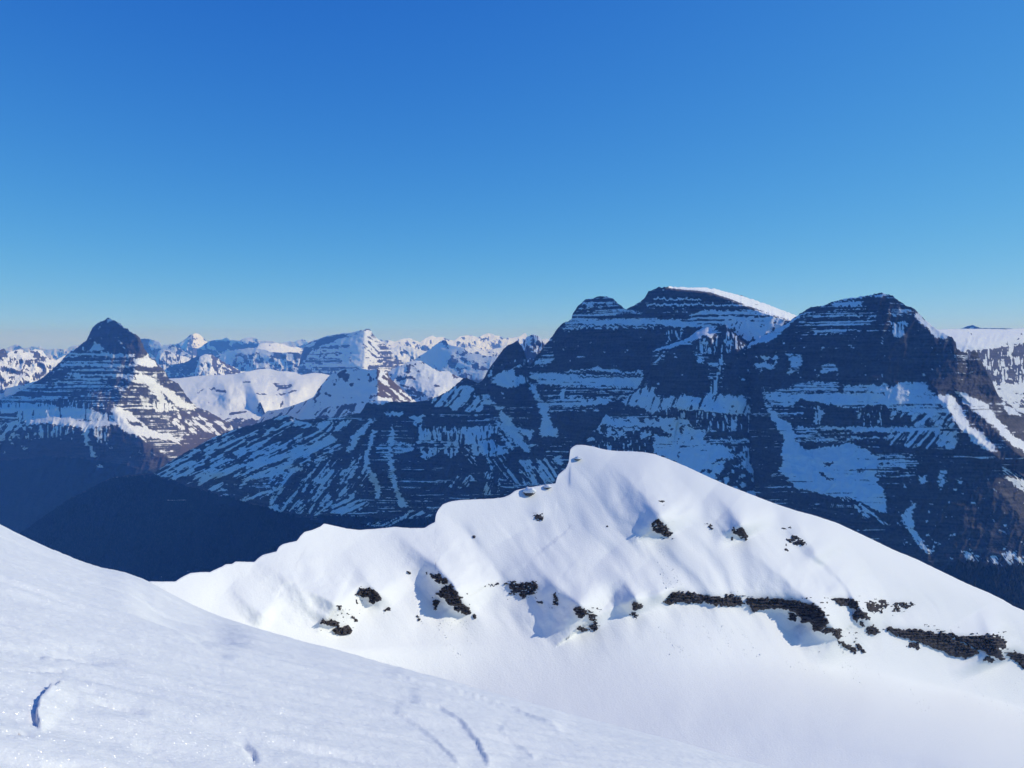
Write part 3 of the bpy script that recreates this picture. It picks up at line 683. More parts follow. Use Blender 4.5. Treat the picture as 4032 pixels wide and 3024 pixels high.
sky_left = V1([(-260, 800), (0, 695), (80, 660), (160, 625), (290, 540), (380, 460), (430, 400), (500, 358), (555, 315), (580, 262), (612, 208), (668, 186), (702, 163), (722, 176), (762, 196), (800, 225), (850, 262), (900, 293), (918, 330), (940, 380), (962, 412), (1000, 440), (1030, 480), (1062, 512), (1090, 560), (1150, 590), (1182, 640), (1220, 690), (1270, 740), (1350, 770), (1440, 826), (1482, 842), (1522, 890), (1560, 940), (1640, 1060)])
def post_left(C, d):
    L = V1([(760, 160), (840, 240), (905, 330), (885, 420), (850, 560), (745, 720), (735, 770), (800, 850), (880, 930), (970, 1000), (1060, 1060), (1120, 1130), (1200, 1300)])
    ax = np.interp(C.qy, [q[1] for q in L], [q[0] for q in L])
    t = C.qx - ax
    return d + d / 3046 * (np.clip(t, 0, None) * 1.2 * sstep(0, 30, t) - np.clip(t, None, 0) * np.interp(C.qy, [1520, 1610, 1700, 1800], [.35, .02, .02, .2]))
R_left = sheet('pyramid_peak', sky_left, lambda q: np.interp(q, [-200, 200, 600, 1000], [2420, 2380, 2200, 2000]), [(-200, 9100), (430, 9000), (1000, 9300)], MAT_MAIN, sx=3.4, sy=2.5, seed=51, base=.2, paint=paint_left, relief=(.4, 40), jag=2.6, post=post_left, residual=.8)
tag(R_left.obj, 'dark pyramid peak at the left with a lit snow bench below', 'mountain', kind='structure')
# ------------------------------------------------------------------ ranges beyond
def far(name, label, skyline, base_y, d, p, seed, relief=(.6, 50), paint=None, cat='mountain', S=(1.4, .7), yaw=0.0, sx=3.3, sy=3.3, jag=1.2, warp=.6, amp=1.0, style=2, **kw):
    xs = [q[0] for q in skyline]; xm = .5 * (min(xs) + max(xs))
    d0 = lambda q: d * (1 + (q - xm) / F_Q * yaw)
    def pt(C):
        C.style[:] = style
        if paint: paint(C)
    bt = [(min(xs), base_y), (max(xs), base_y)] if not isinstance(base_y, list) else base_y
    R = sheet(name, skyline, bt, d0, MAT_FAR, sx=sx, sy=sy, seed=seed, base=p, warp=warp, paint=pt, S_rock=S[0], S_snow=S[1], relief=relief, jag=jag, amp=amp, residual=kw.pop('residual', .15), relief_v=.95, relief_oct=4, steep=kw.pop('steep', (1.8, 3.0)), **kw)
    tag(R.obj, label, cat, kind='structure')
    return R

# hazy horizon chain
rng = np.random.RandomState(4)
hx = np.arange(-150, 2150, 9.0)
hy = 1362 - 42 * np.clip(ridged(hx / 120.0, hx * 0, 801, 4, .6) - .2, 0, 1) + 6 * np.sin(hx / 210.0) + np.interp(hx, [-150, 500, 1200, 2100], [14, 6, 0, -4])
far('distant_range', 'faint pale chain of snowy peaks along the horizon', list(zip(hx, hy)), 1450, 38500, .8, 803, relief=(.9, 34), jag=1.0)

far('distant_peaks', 'row of sharp sunlit far peaks behind the pointed tower', V11([(700, 262), (740, 240), (800, 228), (850, 243), (900, 225), (950, 213), (985, 218), (1060, 246), (1085, 228), (1120, 210), (1160, 194), (1195, 205), (1250, 200), (1290, 225), (1340, 235), (1365, 215), (1400, 195), (1440, 188), (1500, 195), (1540, 205), (1600, 178), (1640, 174), (1690, 190), (1730, 198), (1760, 218), (1850, 206), (1895, 196), (1925, 170), (1942, 176), (1948, 214), (2000, 240), (2100, 216), (2200, 230)]),
    1420, 33000, .86, 811, relief=(1.0, 46), yaw=1.2)
far('white_pyramid', 'white pyramid rising above the hazy skyline right of the dark pyramid', V12([(330, 470), (400, 420), (460, 390), (540, 342), (600, 316), (645, 280), (682, 248), (712, 236), (745, 224), (782, 232), (815, 258), (850, 292), (882, 326), (960, 350), (1040, 420)]),
    1420, 31000, .45, 821, relief=(.45, 50), yaw=.2, paint=lambda C: (C.fill(V12([(712, 230), (790, 225), (890, 330), (800, 360), (760, 330)]), 1.1, S=.7),),
    post=lambda C, d: d + d / F_Q * np.clip(C.qx - V12([(722, 0)])[0][0], 0, None) * 2.2)
far('mesa_mountain', 'flat topped hazy blue mountain with a thin snow crown', V12([(760, 400), (830, 360), (880, 322), (935, 302), (1030, 292), (1085, 278), (1130, 298), (1200, 304), (1245, 318), (1320, 345), (1380, 322), (1440, 335), (1500, 375), (1580, 430), (1640, 470)]),
    1425, 27000, .3, 831, relief=(.35, 50), yaw=-.9, paint=lambda C: (C.fill(V12([(930, 298), (1085, 270), (1260, 320), (1330, 340), (1240, 345), (1110, 305), (980, 315)]), 1.0, S=.5),))
far('lit_plateau', 'bright low snow plateau on the skyline left of the slanted block mountain', V12([(1420, 372), (1445, 342), (1500, 332), (1560, 334), (1640, 332), (1690, 345), (1720, 352), (1760, 372), (1850, 378), (1930, 392), (2000, 420)]),
    1430, 25000, 1.0, 841, relief=(.5, 40), yaw=1.4, S=(1, .35))
far('hazy_shoulder', 'blue shaded shoulder with a bright ledge beside the dark pyramid summit', V12([(60, 310), (150, 292), (195, 284), (235, 288), (280, 302), (350, 320), (380, 358), (500, 352), (620, 420), (700, 470)]),
    1440, 24000, .4, 851, relief=(.4, 46), yaw=-.4, paint=lambda C: (C.fill(V12([(240, 298), (350, 318), (385, 362), (340, 385), (270, 335)]), .9, style=0, S=.7),))
far('snow_wall', 'long snow mountain with broken icy blue face before the mesa', V12([(860, 560), (920, 495), (970, 468), (1050, 440), (1150, 415), (1250, 400), (1345, 384), (1420, 388), (1500, 405), (1560, 432), (1650, 440), (1760, 432), (1900, 442), (2000, 470), (2100, 540)]),
    1470, 20500, .62, 861, relief=(.55, 40), yaw=-.3, paint=lambda C: (C.fill(V12([(960, 460), (1345, 375), (1560, 425), (1560, 470), (1420, 430), (1300, 430), (1100, 450), (970, 490)]), 1.05, S=.4), C.fill(V12([(1440, 430), (1560, 480), (1540, 505), (1460, 500)]), 1.0, S=.5)))
far('fluted_face', 'fluted snow face just right of the dark pyramid shoulder', V12([(240, 640), (290, 540), (320, 480), (345, 415), (400, 402), (450, 415), (520, 452), (600, 470), (660, 490), (740, 470), (800, 520), (900, 600)]),
    1470, 19500, .8, 871, relief=(.9, 26), yaw=.5, style=1)
far('blue_spur', 'shaded blue rock spur behind the bright snow basin', V12([(330, 720), (400, 640), (480, 570), (560, 560), (640, 545), (700, 500), (770, 475), (850, 470), (900, 560)]),
    1510, 18000, .34, 881, relief=(.5, 40), yaw=-1.3, style=0)
far('small_peak', 'small sunlit peak with a dark stony right ridge above the snow basin', V12([(740, 640), (770, 560), (790, 480), (850, 456), (925, 458), (965, 490), (1010, 515), (1060, 545), (1120, 575), (1180, 608), (1250, 640), (1330, 650)]),
    1510, 17500, .78, 891, relief=(.8, 30), yaw=.9, paint=lambda C: (C.fill(V12([(930, 470), (965, 480), (1250, 640), (1180, 650), (1050, 560), (990, 520), (960, 640), (930, 600)]), .15, brown=.4), C.fill(V12([(780, 480), (925, 455), (925, 560), (860, 640), (770, 640)]), 1.1, S=.5)))
far('left_range', 'crumpled sunlit range at the left edge behind the dark pyramid', V1([(-200, 390), (0, 372), (25, 362), (45, 395), (75, 380), (130, 370), (175, 388), (232, 368), (275, 380), (300, 415), (360, 440), (430, 400), (500, 420), (600, 470)]),
    1560, 15000, .85, 901, relief=(.75, 44), yaw=.9, style=2, paint=lambda C: (C.fill(V1([(-200, 380), (50, 360), (45, 425), (-200, 430)]), .1), C.fill(V1([(190, 440), (240, 375), (300, 420), (290, 445)]), .15)))
far('left_foothill', 'blue shaded snow slope under the crumpled range at the left edge', V1([(-200, 640), (0, 630), (90, 610), (180, 590), (280, 560), (400, 560)]), 1600, 13500, .9, 905, relief=(.4, 40), yaw=-1.2)

# the slanted block mountain
def paint_block(C):
    f = C.fill
    C.style[:] = 0
    f(V11([(50, 460), (60, 400), (100, 275), (240, 215), (470, 178), (430, 205), (220, 285), (150, 330), (95, 400)]), .14, style=4)
    f(V11([(205, 305), (300, 262), (430, 232), (520, 186), (485, 262), (350, 268)]), 1.1, S=.45)
    f(V11([(480, 270), (520, 180), (640, 140), (650, 180), (600, 230), (590, 300), (640, 430), (560, 480), (500, 400)]), .95)
    f(V11([(600, 225), (650, 180), (700, 255), (725, 340), (700, 435), (640, 335), (590, 292)]), .62, style=7, S=.9)
    f(V11([(415, 355), (470, 350), (480, 400), (530, 470), (420, 450)]), .95, S=.6)
    f(V11([(565, 375), (590, 400), (625, 475), (570, 465)]), 1.0, S=.6)
    f(V11([(720, 280), (790, 300), (900, 420), (860, 440), (750, 400)]), .28, style=0)
far('block_mountain', 'slanted block mountain with layered cliffs and a sunlit folded right face', V11([(40, 520), (58, 440), (70, 370), (98, 285), (140, 250), (240, 212), (320, 187), (380, 182), (430, 172), (500, 165), (555, 154), (600, 144), (640, 137), (656, 152), (682, 192), (720, 228), (760, 250), (790, 292), (830, 330), (850, 372), (900, 412), (960, 440), (1060, 500)]),
    1490, 18000, .56, 911, relief=(.28, 50), yaw=-.35, paint=paint_block, S=(2.2, .8), style=0, post=lambda C, d: d + d / F_Q * np.clip(C.qx - V11([(600, 0)])[0][0], 0, None) * 1.3)

far('grey_pyramid', 'smooth shaded snow pyramid with a tiny rock tip at centre', V11([(980, 420), (1040, 372), (1100, 335), (1150, 300), (1210, 255), (1250, 227), (1272, 230), (1300, 268), (1360, 280), (1420, 292), (1460, 330), (1560, 350), (1700, 370), (1800, 420)]),
    1480, 17500, .9, 921, relief=(.22, 50), yaw=-.5, paint=lambda C: (C.fill(V11([(1240, 240), (1255, 222), (1285, 240), (1300, 268), (1260, 262)]), .05), C.fill(V11([(1250, 470), (1300, 410), (1420, 370), (1480, 400), (1600, 400), (1700, 480)]), .35), C.fill(V11([(1460, 345), (1520, 345), (1530, 390), (1480, 385)]), 1.0, S=.4)))
far('rolling_snow', 'rolling low snowfields behind the smooth grey pyramid', V11([(760, 330), (830, 300), (900, 265), (960, 280), (1030, 300), (1100, 320), (1400, 300), (1500, 280), (1600, 320), (1750, 285), (1900, 260)]),
    1450, 25500, .93, 925, relief=(.9, 40), yaw=.8)
far('round_knoll', 'rounded rocky knoll beside the tall cliff massif', V11([(1840, 420), (1890, 290), (1915, 250), (1945, 205), (1985, 188), (2012, 184), (2050, 202), (2075, 235), (2090, 262), (2130, 240), (2200, 300)]),
    1480, 9500, .5, 931, relief=(.9, 26), yaw=-.2, style=1)
def paint_mid(C):
    f = C.fill
    f(V11([(880, 600), (930, 590), (1120, 690), (1000, 720), (930, 640)]), .35)
    f(V11([(1140, 490), (1340, 490), (1400, 545), (1350, 620), (1210, 690), (1130, 705), (1130, 640), (880, 600), (1000, 560), (1140, 550)]), 1.1, S=.3)
    f(V11([(1330, 500), (1400, 545), (1340, 545)]), .3, brown=.5)
    f(V11([(1170, 600), (1230, 605), (1225, 622), (1180, 620)]), .05)
    f(V11([(850, 545), (1000, 525), (1000, 545), (870, 570)]), .3)
far('snow_knob', 'low sunlit snow knob between the stony cone and the pointed tower', V11([(760, 540), (830, 470), (900, 440), (1000, 402), (1060, 398), (1120, 430), (1160, 460), (1210, 484), (1290, 488), (1345, 515), (1395, 540), (1480, 560), (1600, 620)]),
    1590, 11500, .82, 941, relief=(.4, 50), yaw=.2, paint=paint_mid)

# snow basin
def paint_basin(C):
    f = C.fill
    C.S[:] = .26
    f(V12([(1560, 745), (1640, 770), (1800, 785), (1740, 830), (1650, 850), (1640, 810)]), .42, style=0)
    f(V12([(1640, 830), (1800, 785), (1800, 805), (1720, 835), (1650, 852)]), .05)
    f(V12([(1740, 875), (1840, 825), (1835, 850), (1760, 885)]), .1)
    f(V12([(1630, 900), (1660, 880), (1730, 890), (1700, 910)]), .3)
    f(V12([(760, 875), (830, 828), (840, 838), (780, 872)]), .15)
    f(V12([(890, 835), (930, 815), (1090, 850), (1080, 875), (990, 860)]), .3)
    f(V12([(1250, 750), (1340, 742), (1350, 760), (1270, 762)]), .1)
    f(V12([(1400, 880), (1530, 885), (1510, 905), (1420, 900)]), .1)
    f(V12([(1060, 1160), (1480, 1150), (1500, 1180), (1260, 1200), (1080, 1185)]), .4, style=4)
    f(V12([(1000, 1110), (1300, 1070), (1320, 1085), (1100, 1130)]), .6, style=4)
    f(V12([(1100, 1190), (1260, 1190), (1450, 1165), (1500, 1300), (1100, 1320)]), .03)
basin_ribs = [(V12([(1300, 700), (1350, 760), (1400, 860), (1440, 960)]), 60, 160, 45, 90),
              (V12([(1080, 830), (1200, 780), (1240, 900)]), 20, 40, 50, 60),
              (V12([(1750, 700), (1820, 790), (1760, 880)]), 40, 90, 70, 60),
              (V12([(930, 800), (1100, 860), (1110, 930)]), 20, 90, 60, 60),
              (V12([(2060, 690), (2000, 760), (1900, 830)]), 30, 90, 60, 60)]
far('snow_basin', 'broad bright snow basin between the dark pyramid and the stony cone', V12([(330, 780), (430, 722), (600, 712), (760, 692), (940, 682), (1100, 676), (1200, 668), (1300, 645), (1420, 620), (1530, 610), (1640, 638), (1740, 640), (1830, 652), (1900, 682), (2030, 656), (2120, 665), (2200, 682), (2260, 700)]),
    1720, 15500, 1.15, 951, relief=(.25, 90), yaw=.7, paint=paint_basin, cat='snowfield', ribs=[(p, a * 3, b * 3, l, r) for p, a, b, l, r in basin_ribs], jag=.6, hblur=10)

# shaded cone with a stony right side
def paint_cone(C):
    f = C.fill
    f(V11([(700, 462), (735, 480), (790, 500), (1080, 760), (1040, 760), (660, 740), (720, 640), (700, 540)]), .06, brown=.9, style=7)
    f(V11([(735, 485), (795, 502), (740, 530), (800, 580), (815, 618), (770, 602), (715, 552)]), 1.1, S=.8)
    f(V11([(800, 622), (842, 638), (975, 745), (930, 745)]), 1.1, S=.9)
    f(V11([(890, 640), (1000, 715), (990, 728), (880, 650)]), .7, S=.9)
    f(V11([(370, 510), (440, 470), (520, 600), (460, 640), (400, 580)]), .5)
    f(V11([(170, 720), (240, 610), (260, 600), (200, 720), (180, 800)]), .4)
    f(V11([(320, 780), (540, 755), (500, 850), (200, 900), (180, 830)]), .42, style=3)
    f(V11([(660, 710), (720, 695), (830, 712), (830, 730), (700, 735)]), 1.0, S=.4)
far('stony_cone', 'smooth shaded snow cone with a bare brown right side', V11([(60, 860), (140, 760), (180, 700), (215, 640), (260, 582), (300, 535), (340, 494), (362, 512), (400, 472), (480, 466), (560, 470), (640, 476), (705, 468), (732, 480), (792, 494), (805, 540), (850, 580), (900, 622), (960, 682), (1030, 740), (1100, 790)]),
    1680, 8600, .97, 961, relief=(.1, 50), yaw=-.7, S=(1.5, .95), paint=paint_cone, post=lambda C, d: d + d / F_Q * np.clip(C.qx - V11([(712, 0)])[0][0], 0, None) * 1.8)
far('basin_rim', 'blue shaded snow slope at the right rim of the bright basin', V12([(1380, 1240), (1460, 1140), (1530, 1075), (1700, 1050), (1900, 980), (2030, 920), (2120, 900), (2260, 930)]), 1720, 10200, .75, 965, relief=(.2, 50), yaw=-1.2, style=3)

def paint_plateau(C):
    f = C.fill
    f(V4([(1500, 430), (2300, 430), (2300, 500), (2150, 520), (1960, 560), (1940, 610), (1840, 590), (1700, 560)]), 1.1, S=.35, raw=True)
    f(V4([(1700, 620), (2300, 560), (2300, 860), (1900, 860)]), .42, style=1)
    f(V4([(1980, 860), (2300, 840), (2300, 1010), (2100, 990)]), .95)
far('icefield_plateau', 'white icefield plateau with blue ice cliffs at the right edge', V4([(1450, 480), (1560, 458), (1700, 452), (1900, 450), (2050, 454), (2212, 448), (2400, 452)]),
    1640, 7600, .8, 971, relief=(.3, 50), yaw=.9, paint=paint_plateau, S=(1.6, .9), jag=.5)
far('far_tip', 'tiny grey peak tip poking above the icefield plateau', V4([(1700, 470), (1770, 445), (1800, 432), (1840, 424), (1870, 436), (1900, 447), (2050, 447), (2120, 449), (2200, 470)]), 1330, 16000, .3, 975, relief=(.4, 20), yaw=-1, jag=.3)
# ------------------------------------------------------------------ near snow ridge
V14 = view(1900, 1500, .5425)
sky_near = ([(250, 2420), (420, 2350), (560, 2300)] + V7([(985, 442), (1060, 444), (1145, 443), (1180, 418), (1240, 388), (1300, 382), (1372, 381), (1390, 370), (1450, 345), (1470, 330), (1515, 328), (1535, 313)])
            + V6([(40, 708), (140, 711), (158, 692), (185, 672), (262, 652), (272, 628), (295, 612), (372, 594), (392, 566), (412, 546), (455, 535), (500, 516), (520, 499), (560, 508), (640, 526), (710, 535), (800, 528), (905, 518), (990, 524), (1068, 524), (1095, 505), (1124, 492), (1127, 455), (1140, 425), (1165, 395), (1205, 380), (1260, 372), (1340, 368), (1440, 364), (1500, 356), (1535, 340), (1560, 320), (1620, 306), (1700, 292), (1780, 280), (1784, 262), (1792, 235), (1835, 200), (1852, 165), (1856, 130), (1860, 95), (1872, 82), (1895, 71), (1930, 71)])
            + V9([(440, 108), (500, 126), (600, 140), (720, 142), (800, 148), (880, 162), (980, 198), (1100, 248), (1250, 318), (1400, 385), (1600, 462), (1750, 520), (1900, 570), (2050, 610), (2212, 665)])
            + V10([(1110, 0), (1260, 75), (1420, 140), (1600, 228), (1800, 325), (1950, 390), (2060, 445), (2130, 490), (2212, 525), (2330, 590), (2600, 740)]))
# keep the crest running left to right
_s = []; _mx = -1e9
for a, b in sky_near:
    _mx = max(_mx + .6, a); _s.append((_mx, b))
sky_near = _s
base_line = [(200, 2760), (900, 2700), (1700, 2610), (2300, 2620), (2832, 2645), (3374, 2694), (3646, 2802), (4032, 2884), (4300, 2940)]
def d_near(q): return np.interp(q, [200, 600, 1000, 1500, 2000, 2250, 2700, 3300, 4032, 4400], [270, 300, 360, 450, 530, 560, 590, 640, 720, 760])

# each outcrop: label, outline in photo pixels, protrusion, hole amount, cliffiness
OUT = [
    ('long dark cliff band with a step, under the highest snow dome', V9([(985, 1262), (940, 1225), (1030, 1160), (1190, 1165), (1230, 1185), (1360, 1192), (1420, 1185), (1500, 1188), (1530, 1235), (1500, 1270), (1420, 1262), (1300, 1262), (1250, 1235), (1200, 1250), (1060, 1240)]), 2.4, 0.72, 1),
    ('dark overhanging cliff beside the brightest snow rib', V9([(1550, 1205), (1700, 1205), (1870, 1212), (1905, 1230), (1960, 1245), (2050, 1250), (2105, 1310), (2135, 1380), (2105, 1445), (2035, 1442), (2012, 1382), (1965, 1392), (1922, 1332), (1850, 1285), (1700, 1285), (1640, 1290), (1605, 1308), (1560, 1260), (1535, 1225)]), 3.0, 0.48, 1),
    ('broken rocks running down below the overhanging cliff', V10([(750, 640), (800, 640), (880, 650), (900, 690), (870, 745), (930, 745), (1000, 800), (990, 830), (950, 815), (880, 760), (840, 720), (820, 680), (740, 680)]), 2.0, 0.78, 0),
    ('two dark teeth of rock at the foot of the brightest snow rib', V10([(970, 735), (1020, 755), (1070, 820), (1045, 822), (1000, 790)]), 1.8, 0.54, 0),
    ('small rock knob in the shadow below the overhanging cliff', V10([(498, 570), (520, 530), (548, 535), (570, 580), (545, 596), (510, 590)]), 1.6, 0.72, 0),
    ('slanting dark ledge left of the narrow snow rib', V10([(805, 430), (850, 410), (960, 430), (1000, 455), (1010, 505), (950, 505), (880, 470), (810, 445)]), 2.2, 0.72, 1),
    ('dark rock wall capped by the narrow snow rib', V10([(990, 500), (1020, 500), (1110, 585), (1060, 580), (1015, 570), (1005, 600), (978, 560)]), 2.4, 0.36, 1),
    ('squat dark block at the foot of the narrow snow rib', V10([(1062, 640), (1110, 620), (1158, 668), (1130, 695), (1085, 692), (1065, 670)]), 2.4, 0.36, 0),
    ('tiny rock shard above the squat dark block', V10([(1012, 600), (1030, 598), (1058, 628), (1030, 634)]), 1.4, 0.48, 0),
    ('chequered rock ledges right of the narrow snow rib', V10([(1055, 455), (1130, 450), (1200, 440), (1238, 460), (1200, 515), (1145, 535), (1085, 525)]), 1.8, 1.00, 0),
    ('thin scattered ledges highest on the right slope', V10([(1250, 470), (1300, 455), (1400, 458), (1415, 480), (1380, 500), (1320, 490), (1325, 540), (1260, 530)]), 1.3, 1.00, 0),
    ('longest grey cliff wall at the far right of the ridge', V10([(1205, 645), (1240, 632), (1330, 655), (1420, 648), (1560, 672), (1700, 685), (1730, 700), (1700, 730), (1850, 790), (1890, 815), (1830, 858), (1720, 855), (1660, 822), (1560, 790), (1460, 745), (1350, 715), (1250, 680)]), 3.2, 0.48, 1),
    ('stepped grey cliff joining the right end of the longest wall', V10([(1720, 700), (1800, 700), (1940, 690), (2030, 680), (2085, 735), (2075, 790), (2030, 800), (2060, 840), (2058, 878), (1980, 850), (1900, 810), (1800, 765), (1720, 730)]), 2.8, 0.78, 1),
    ('dark rock cut off by the right edge of the picture', V10([(2060, 810), (2130, 815), (2230, 825), (2240, 945), (2200, 930), (2150, 880), (2120, 850)]), 2.6, 0.60, 1),
    ('small rock hump below the longest grey wall', V10([(1350, 765), (1400, 745), (1450, 738), (1472, 800), (1440, 798), (1390, 780)]), 1.8, 0.60, 0),
    ('small broken rock below the stepped grey cliff', V10([(1925, 870), (1940, 845), (1990, 870), (2008, 885), (1985, 898), (1940, 885)]), 1.5, 0.84, 0),
    ('crumbling dark rock on the highest shaded rib', V9([(845, 680), (880, 640), (920, 640), (980, 690), (1010, 762), (945, 765), (925, 735), (890, 745), (860, 715)]), 2.0, 0.78, 0),
    ('layered dark rock right of the highest shaded rib', V9([(1435, 715), (1460, 690), (1520, 690), (1550, 775), (1520, 780), (1480, 750), (1440, 735)]), 1.8, 0.84, 0),
    ('little stone below the layered dark rock', V9([(1435, 765), (1448, 762), (1450, 790), (1436, 790)]), 1.0, 0.10, 0),
    ('three thin rock slats left of the layered dark rock', V9([(1255, 665), (1290, 665), (1310, 700), (1290, 712), (1275, 690)]), 1.0, 0.96, 0),
    ('scatter of thin slats high on the right slope', V9([(1830, 775), (1900, 755), (1945, 750), (1975, 820), (1950, 825), (1890, 815)]), 1.1, 1.00, 0),
    ('small dark stone under the scatter of thin slats', V9([(1825, 850), (1845, 842), (1865, 862), (1840, 872)]), 1.1, 0.48, 0),
    ('thin pair of slats just above the scattered slats', V9([(1790, 690), (1870, 695), (1860, 706), (1810, 704)]), .9, 0.84, 0),
    ('small rock in a hollow below the dome', V9([(912, 505), (935, 492), (958, 505), (940, 520)]), 1.1, 0.60, 0),
    ('black square boulder low on the middle slope', V9([(715, 1255), (740, 1240), (788, 1245), (788, 1290), (755, 1296), (720, 1285)]), 2.2, 0.10, 0),
    ('crumbs of rock under the black square boulder', V9([(712, 1310), (745, 1305), (755, 1350), (730, 1350)]), 1.0, 1.00, 0),
    ('largest black boulder at the end of the middle rib', V9([(290, 1280), (320, 1268), (380, 1290), (398, 1330), (360, 1355), (325, 1340)]), 2.4, 0.30, 0),
    ('jagged rocks lining the end of the middle rib', V9([(395, 1290), (430, 1300), (470, 1390), (480, 1445), (440, 1440), (412, 1420), (430, 1390), (405, 1340)]), 1.8, 0.72, 0),
    ('forked black rock below the largest black boulder', V9([(310, 1420), (345, 1400), (375, 1410), (395, 1450), (350, 1455)]), 1.7, 0.60, 0),
    ('flat broken ledges at the top of the middle hollow', V6([(1490, 828), (1560, 820), (1670, 818), (1690, 870), (1660, 885), (1610, 905), (1560, 880), (1520, 890), (1540, 850)]), 1.4, 1.00, 0),
    ('short dark dash of rock left of the flat broken ledges', V6([(1405, 830), (1465, 824), (1460, 834), (1420, 838)]), .9, 0.48, 0),
    ('small rock hanging below the flat broken ledges', V6([(1675, 920), (1710, 915), (1715, 935), (1685, 938)]), 1.1, 0.60, 0),
    ('loose rocks along the middle hollow', V6([(1750, 880), (1785, 878), (1800, 940), (1790, 958), (1770, 925)]), 1.1, 0.96, 0),
    ('dark slab at the head of the big shaded rib', V6([(1085, 770), (1130, 770), (1190, 805), (1190, 830), (1150, 830), (1100, 795)]), 1.8, 0.72, 0),
    ('large jagged brown rock along the big shaded rib', V6([(1165, 845), (1215, 830), (1250, 870), (1265, 905), (1260, 930), (1310, 955), (1315, 985), (1270, 995), (1235, 975), (1210, 945), (1165, 905), (1125, 885), (1140, 860)]), 2.6, 0.54, 0),
    ('small dark rock left of the jagged brown rock', V6([(1112, 915), (1140, 905), (1150, 935), (1125, 978), (1115, 950)]), 1.6, 0.72, 0),
    ('lone stone at the tip of the big shaded rib', V6([(1325, 995), (1340, 990), (1350, 1015), (1335, 1020)]), 1.2, 0.10, 0),
    ('slim dark rocks in a line left of the big shaded rib', V6([(1018, 995), (1032, 995), (1050, 1032), (1035, 1032)]), 1.1, 0.60, 0),
    ('small dark chip high beside the big rib shadow', V6([(968, 758), (990, 762), (994, 774), (975, 772)]), .9, 0.36, 0),
    ('smooth dark hump with a snow skirt on the left slope', V6([(700, 882), (730, 852), (775, 846), (805, 875), (840, 905), (820, 925), (770, 940), (765, 910), (720, 895)]), 2.2, 0.48, 0),
    ('small dark chip below the smooth hump', V6([(845, 968), (880, 955), (882, 968), (850, 978)]), 1.0, 0.48, 0),
    ('tiny leaning stone left of the smooth hump', V6([(690, 912), (700, 915), (706, 938), (695, 935)]), .9, 0.48, 0),
    ('low rounded rocks nearest to the foreground slope', V6([(495, 1032), (560, 1025), (610, 1040), (612, 1065), (650, 1052), (678, 1085), (660, 1102), (600, 1108), (565, 1085), (590, 1062), (530, 1055)]), 2.0, 0.48, 0),
    ('thin rock spine above the low rounded rocks', V6([(580, 935), (605, 935), (640, 985), (690, 1010), (712, 1055), (695, 1045), (660, 1000), (615, 975)]), 1.2, 0.90, 0),
    ('two stones on the upper slope below the boulders', V9([(5, 610), (75, 605), (80, 640), (40, 645), (10, 630)]), 1.2, 0.96, 0),
    ('small dark stone alone on the open upper slope', V6([(1325, 566), (1342, 562), (1345, 578), (1330, 580)]), .9, 0.10, 0),
    ('stone dot alone below the tall cornice', V9([(528, 682), (542, 680), (544, 694), (530, 695)]), .8, 0.05, 0),
]
near_ribs = [
    (V6([(905, 525), (1000, 620), (1130, 720), (1220, 820), (1270, 920), (1325, 1000)]), 1, 13, 110, 170),
    (V6([(160, 690), (320, 800), (470, 880), (600, 940), (700, 1040)]), 2, 11, 150, 200),
    (V6([(640, 640), (740, 780), (810, 870), (880, 960)]), 0, 6, 70, 150),
    (V6([(1560, 560), (1640, 700), (1780, 830), (1900, 930), (1990, 1010), (2020, 1070)]), 0, 14, 190, 230),
    (V9([(540, 220), (740, 400), (880, 560), (960, 660), (1010, 760)]), 1, 12, 160, 150),
    (V9([(1290, 430), (1430, 560), (1500, 660), (1550, 780)]), 0, 11, 120, 140),
    (V9([(1450, 780), (1700, 970), (1900, 1130), (2080, 1270), (2150, 1390), (2212, 1490), (2330, 1590)]), 0, 20, 150, 120),
    (V10([(640, 60), (760, 160), (880, 280), (980, 420), (1050, 540), (1110, 620), (1170, 690)]), 1, 15, 90, 110),
    (V9([(520, 900), (660, 1060), (750, 1220), (780, 1330)]), 0, 9, 90, 120),
    (V9([(780, 980), (900, 1130), (960, 1240)]), 0, 5, 60, 120),
    (V9([(1850, 560), (2000, 800), (2120, 980)]), 0, 5, 100, 160),
    (V10([(1880, 520), (1980, 700), (2070, 900)]), 0, 15, 210, 90),
    (V7([(1500, 470), (1650, 600), (1790, 710)]), 0, 4, 60, 90),
]
def paint_near(C):
    C.p[:] = 1.3
    q = C.qy - np.interp(C.qx, [a for a, b in sky_near], [b for a, b in sky_near])
    bl = np.polyval(np.polyfit([(a - 2200) / 2200.0 for a, b in base_line], [b for a, b in base_line], 3), (C.qx - 2200) / 2200.0)
    S = .57 + .05 * fbm(C.qx / 260, C.qy / 260, 4, 2)
    S = S - .34 * np.exp(-np.clip(q, 0, None) / 60) * sstep(2250, 2450, C.qx)
    t = sstep(-190, 60, C.qy - bl)
    S = S * (1 - t) + .13 * t
    C.S[:] = S
    for lab, poly, a, hole, cl in OUT:
        C.fill(poly, S=4.0 if cl else 2.2, raw=True)
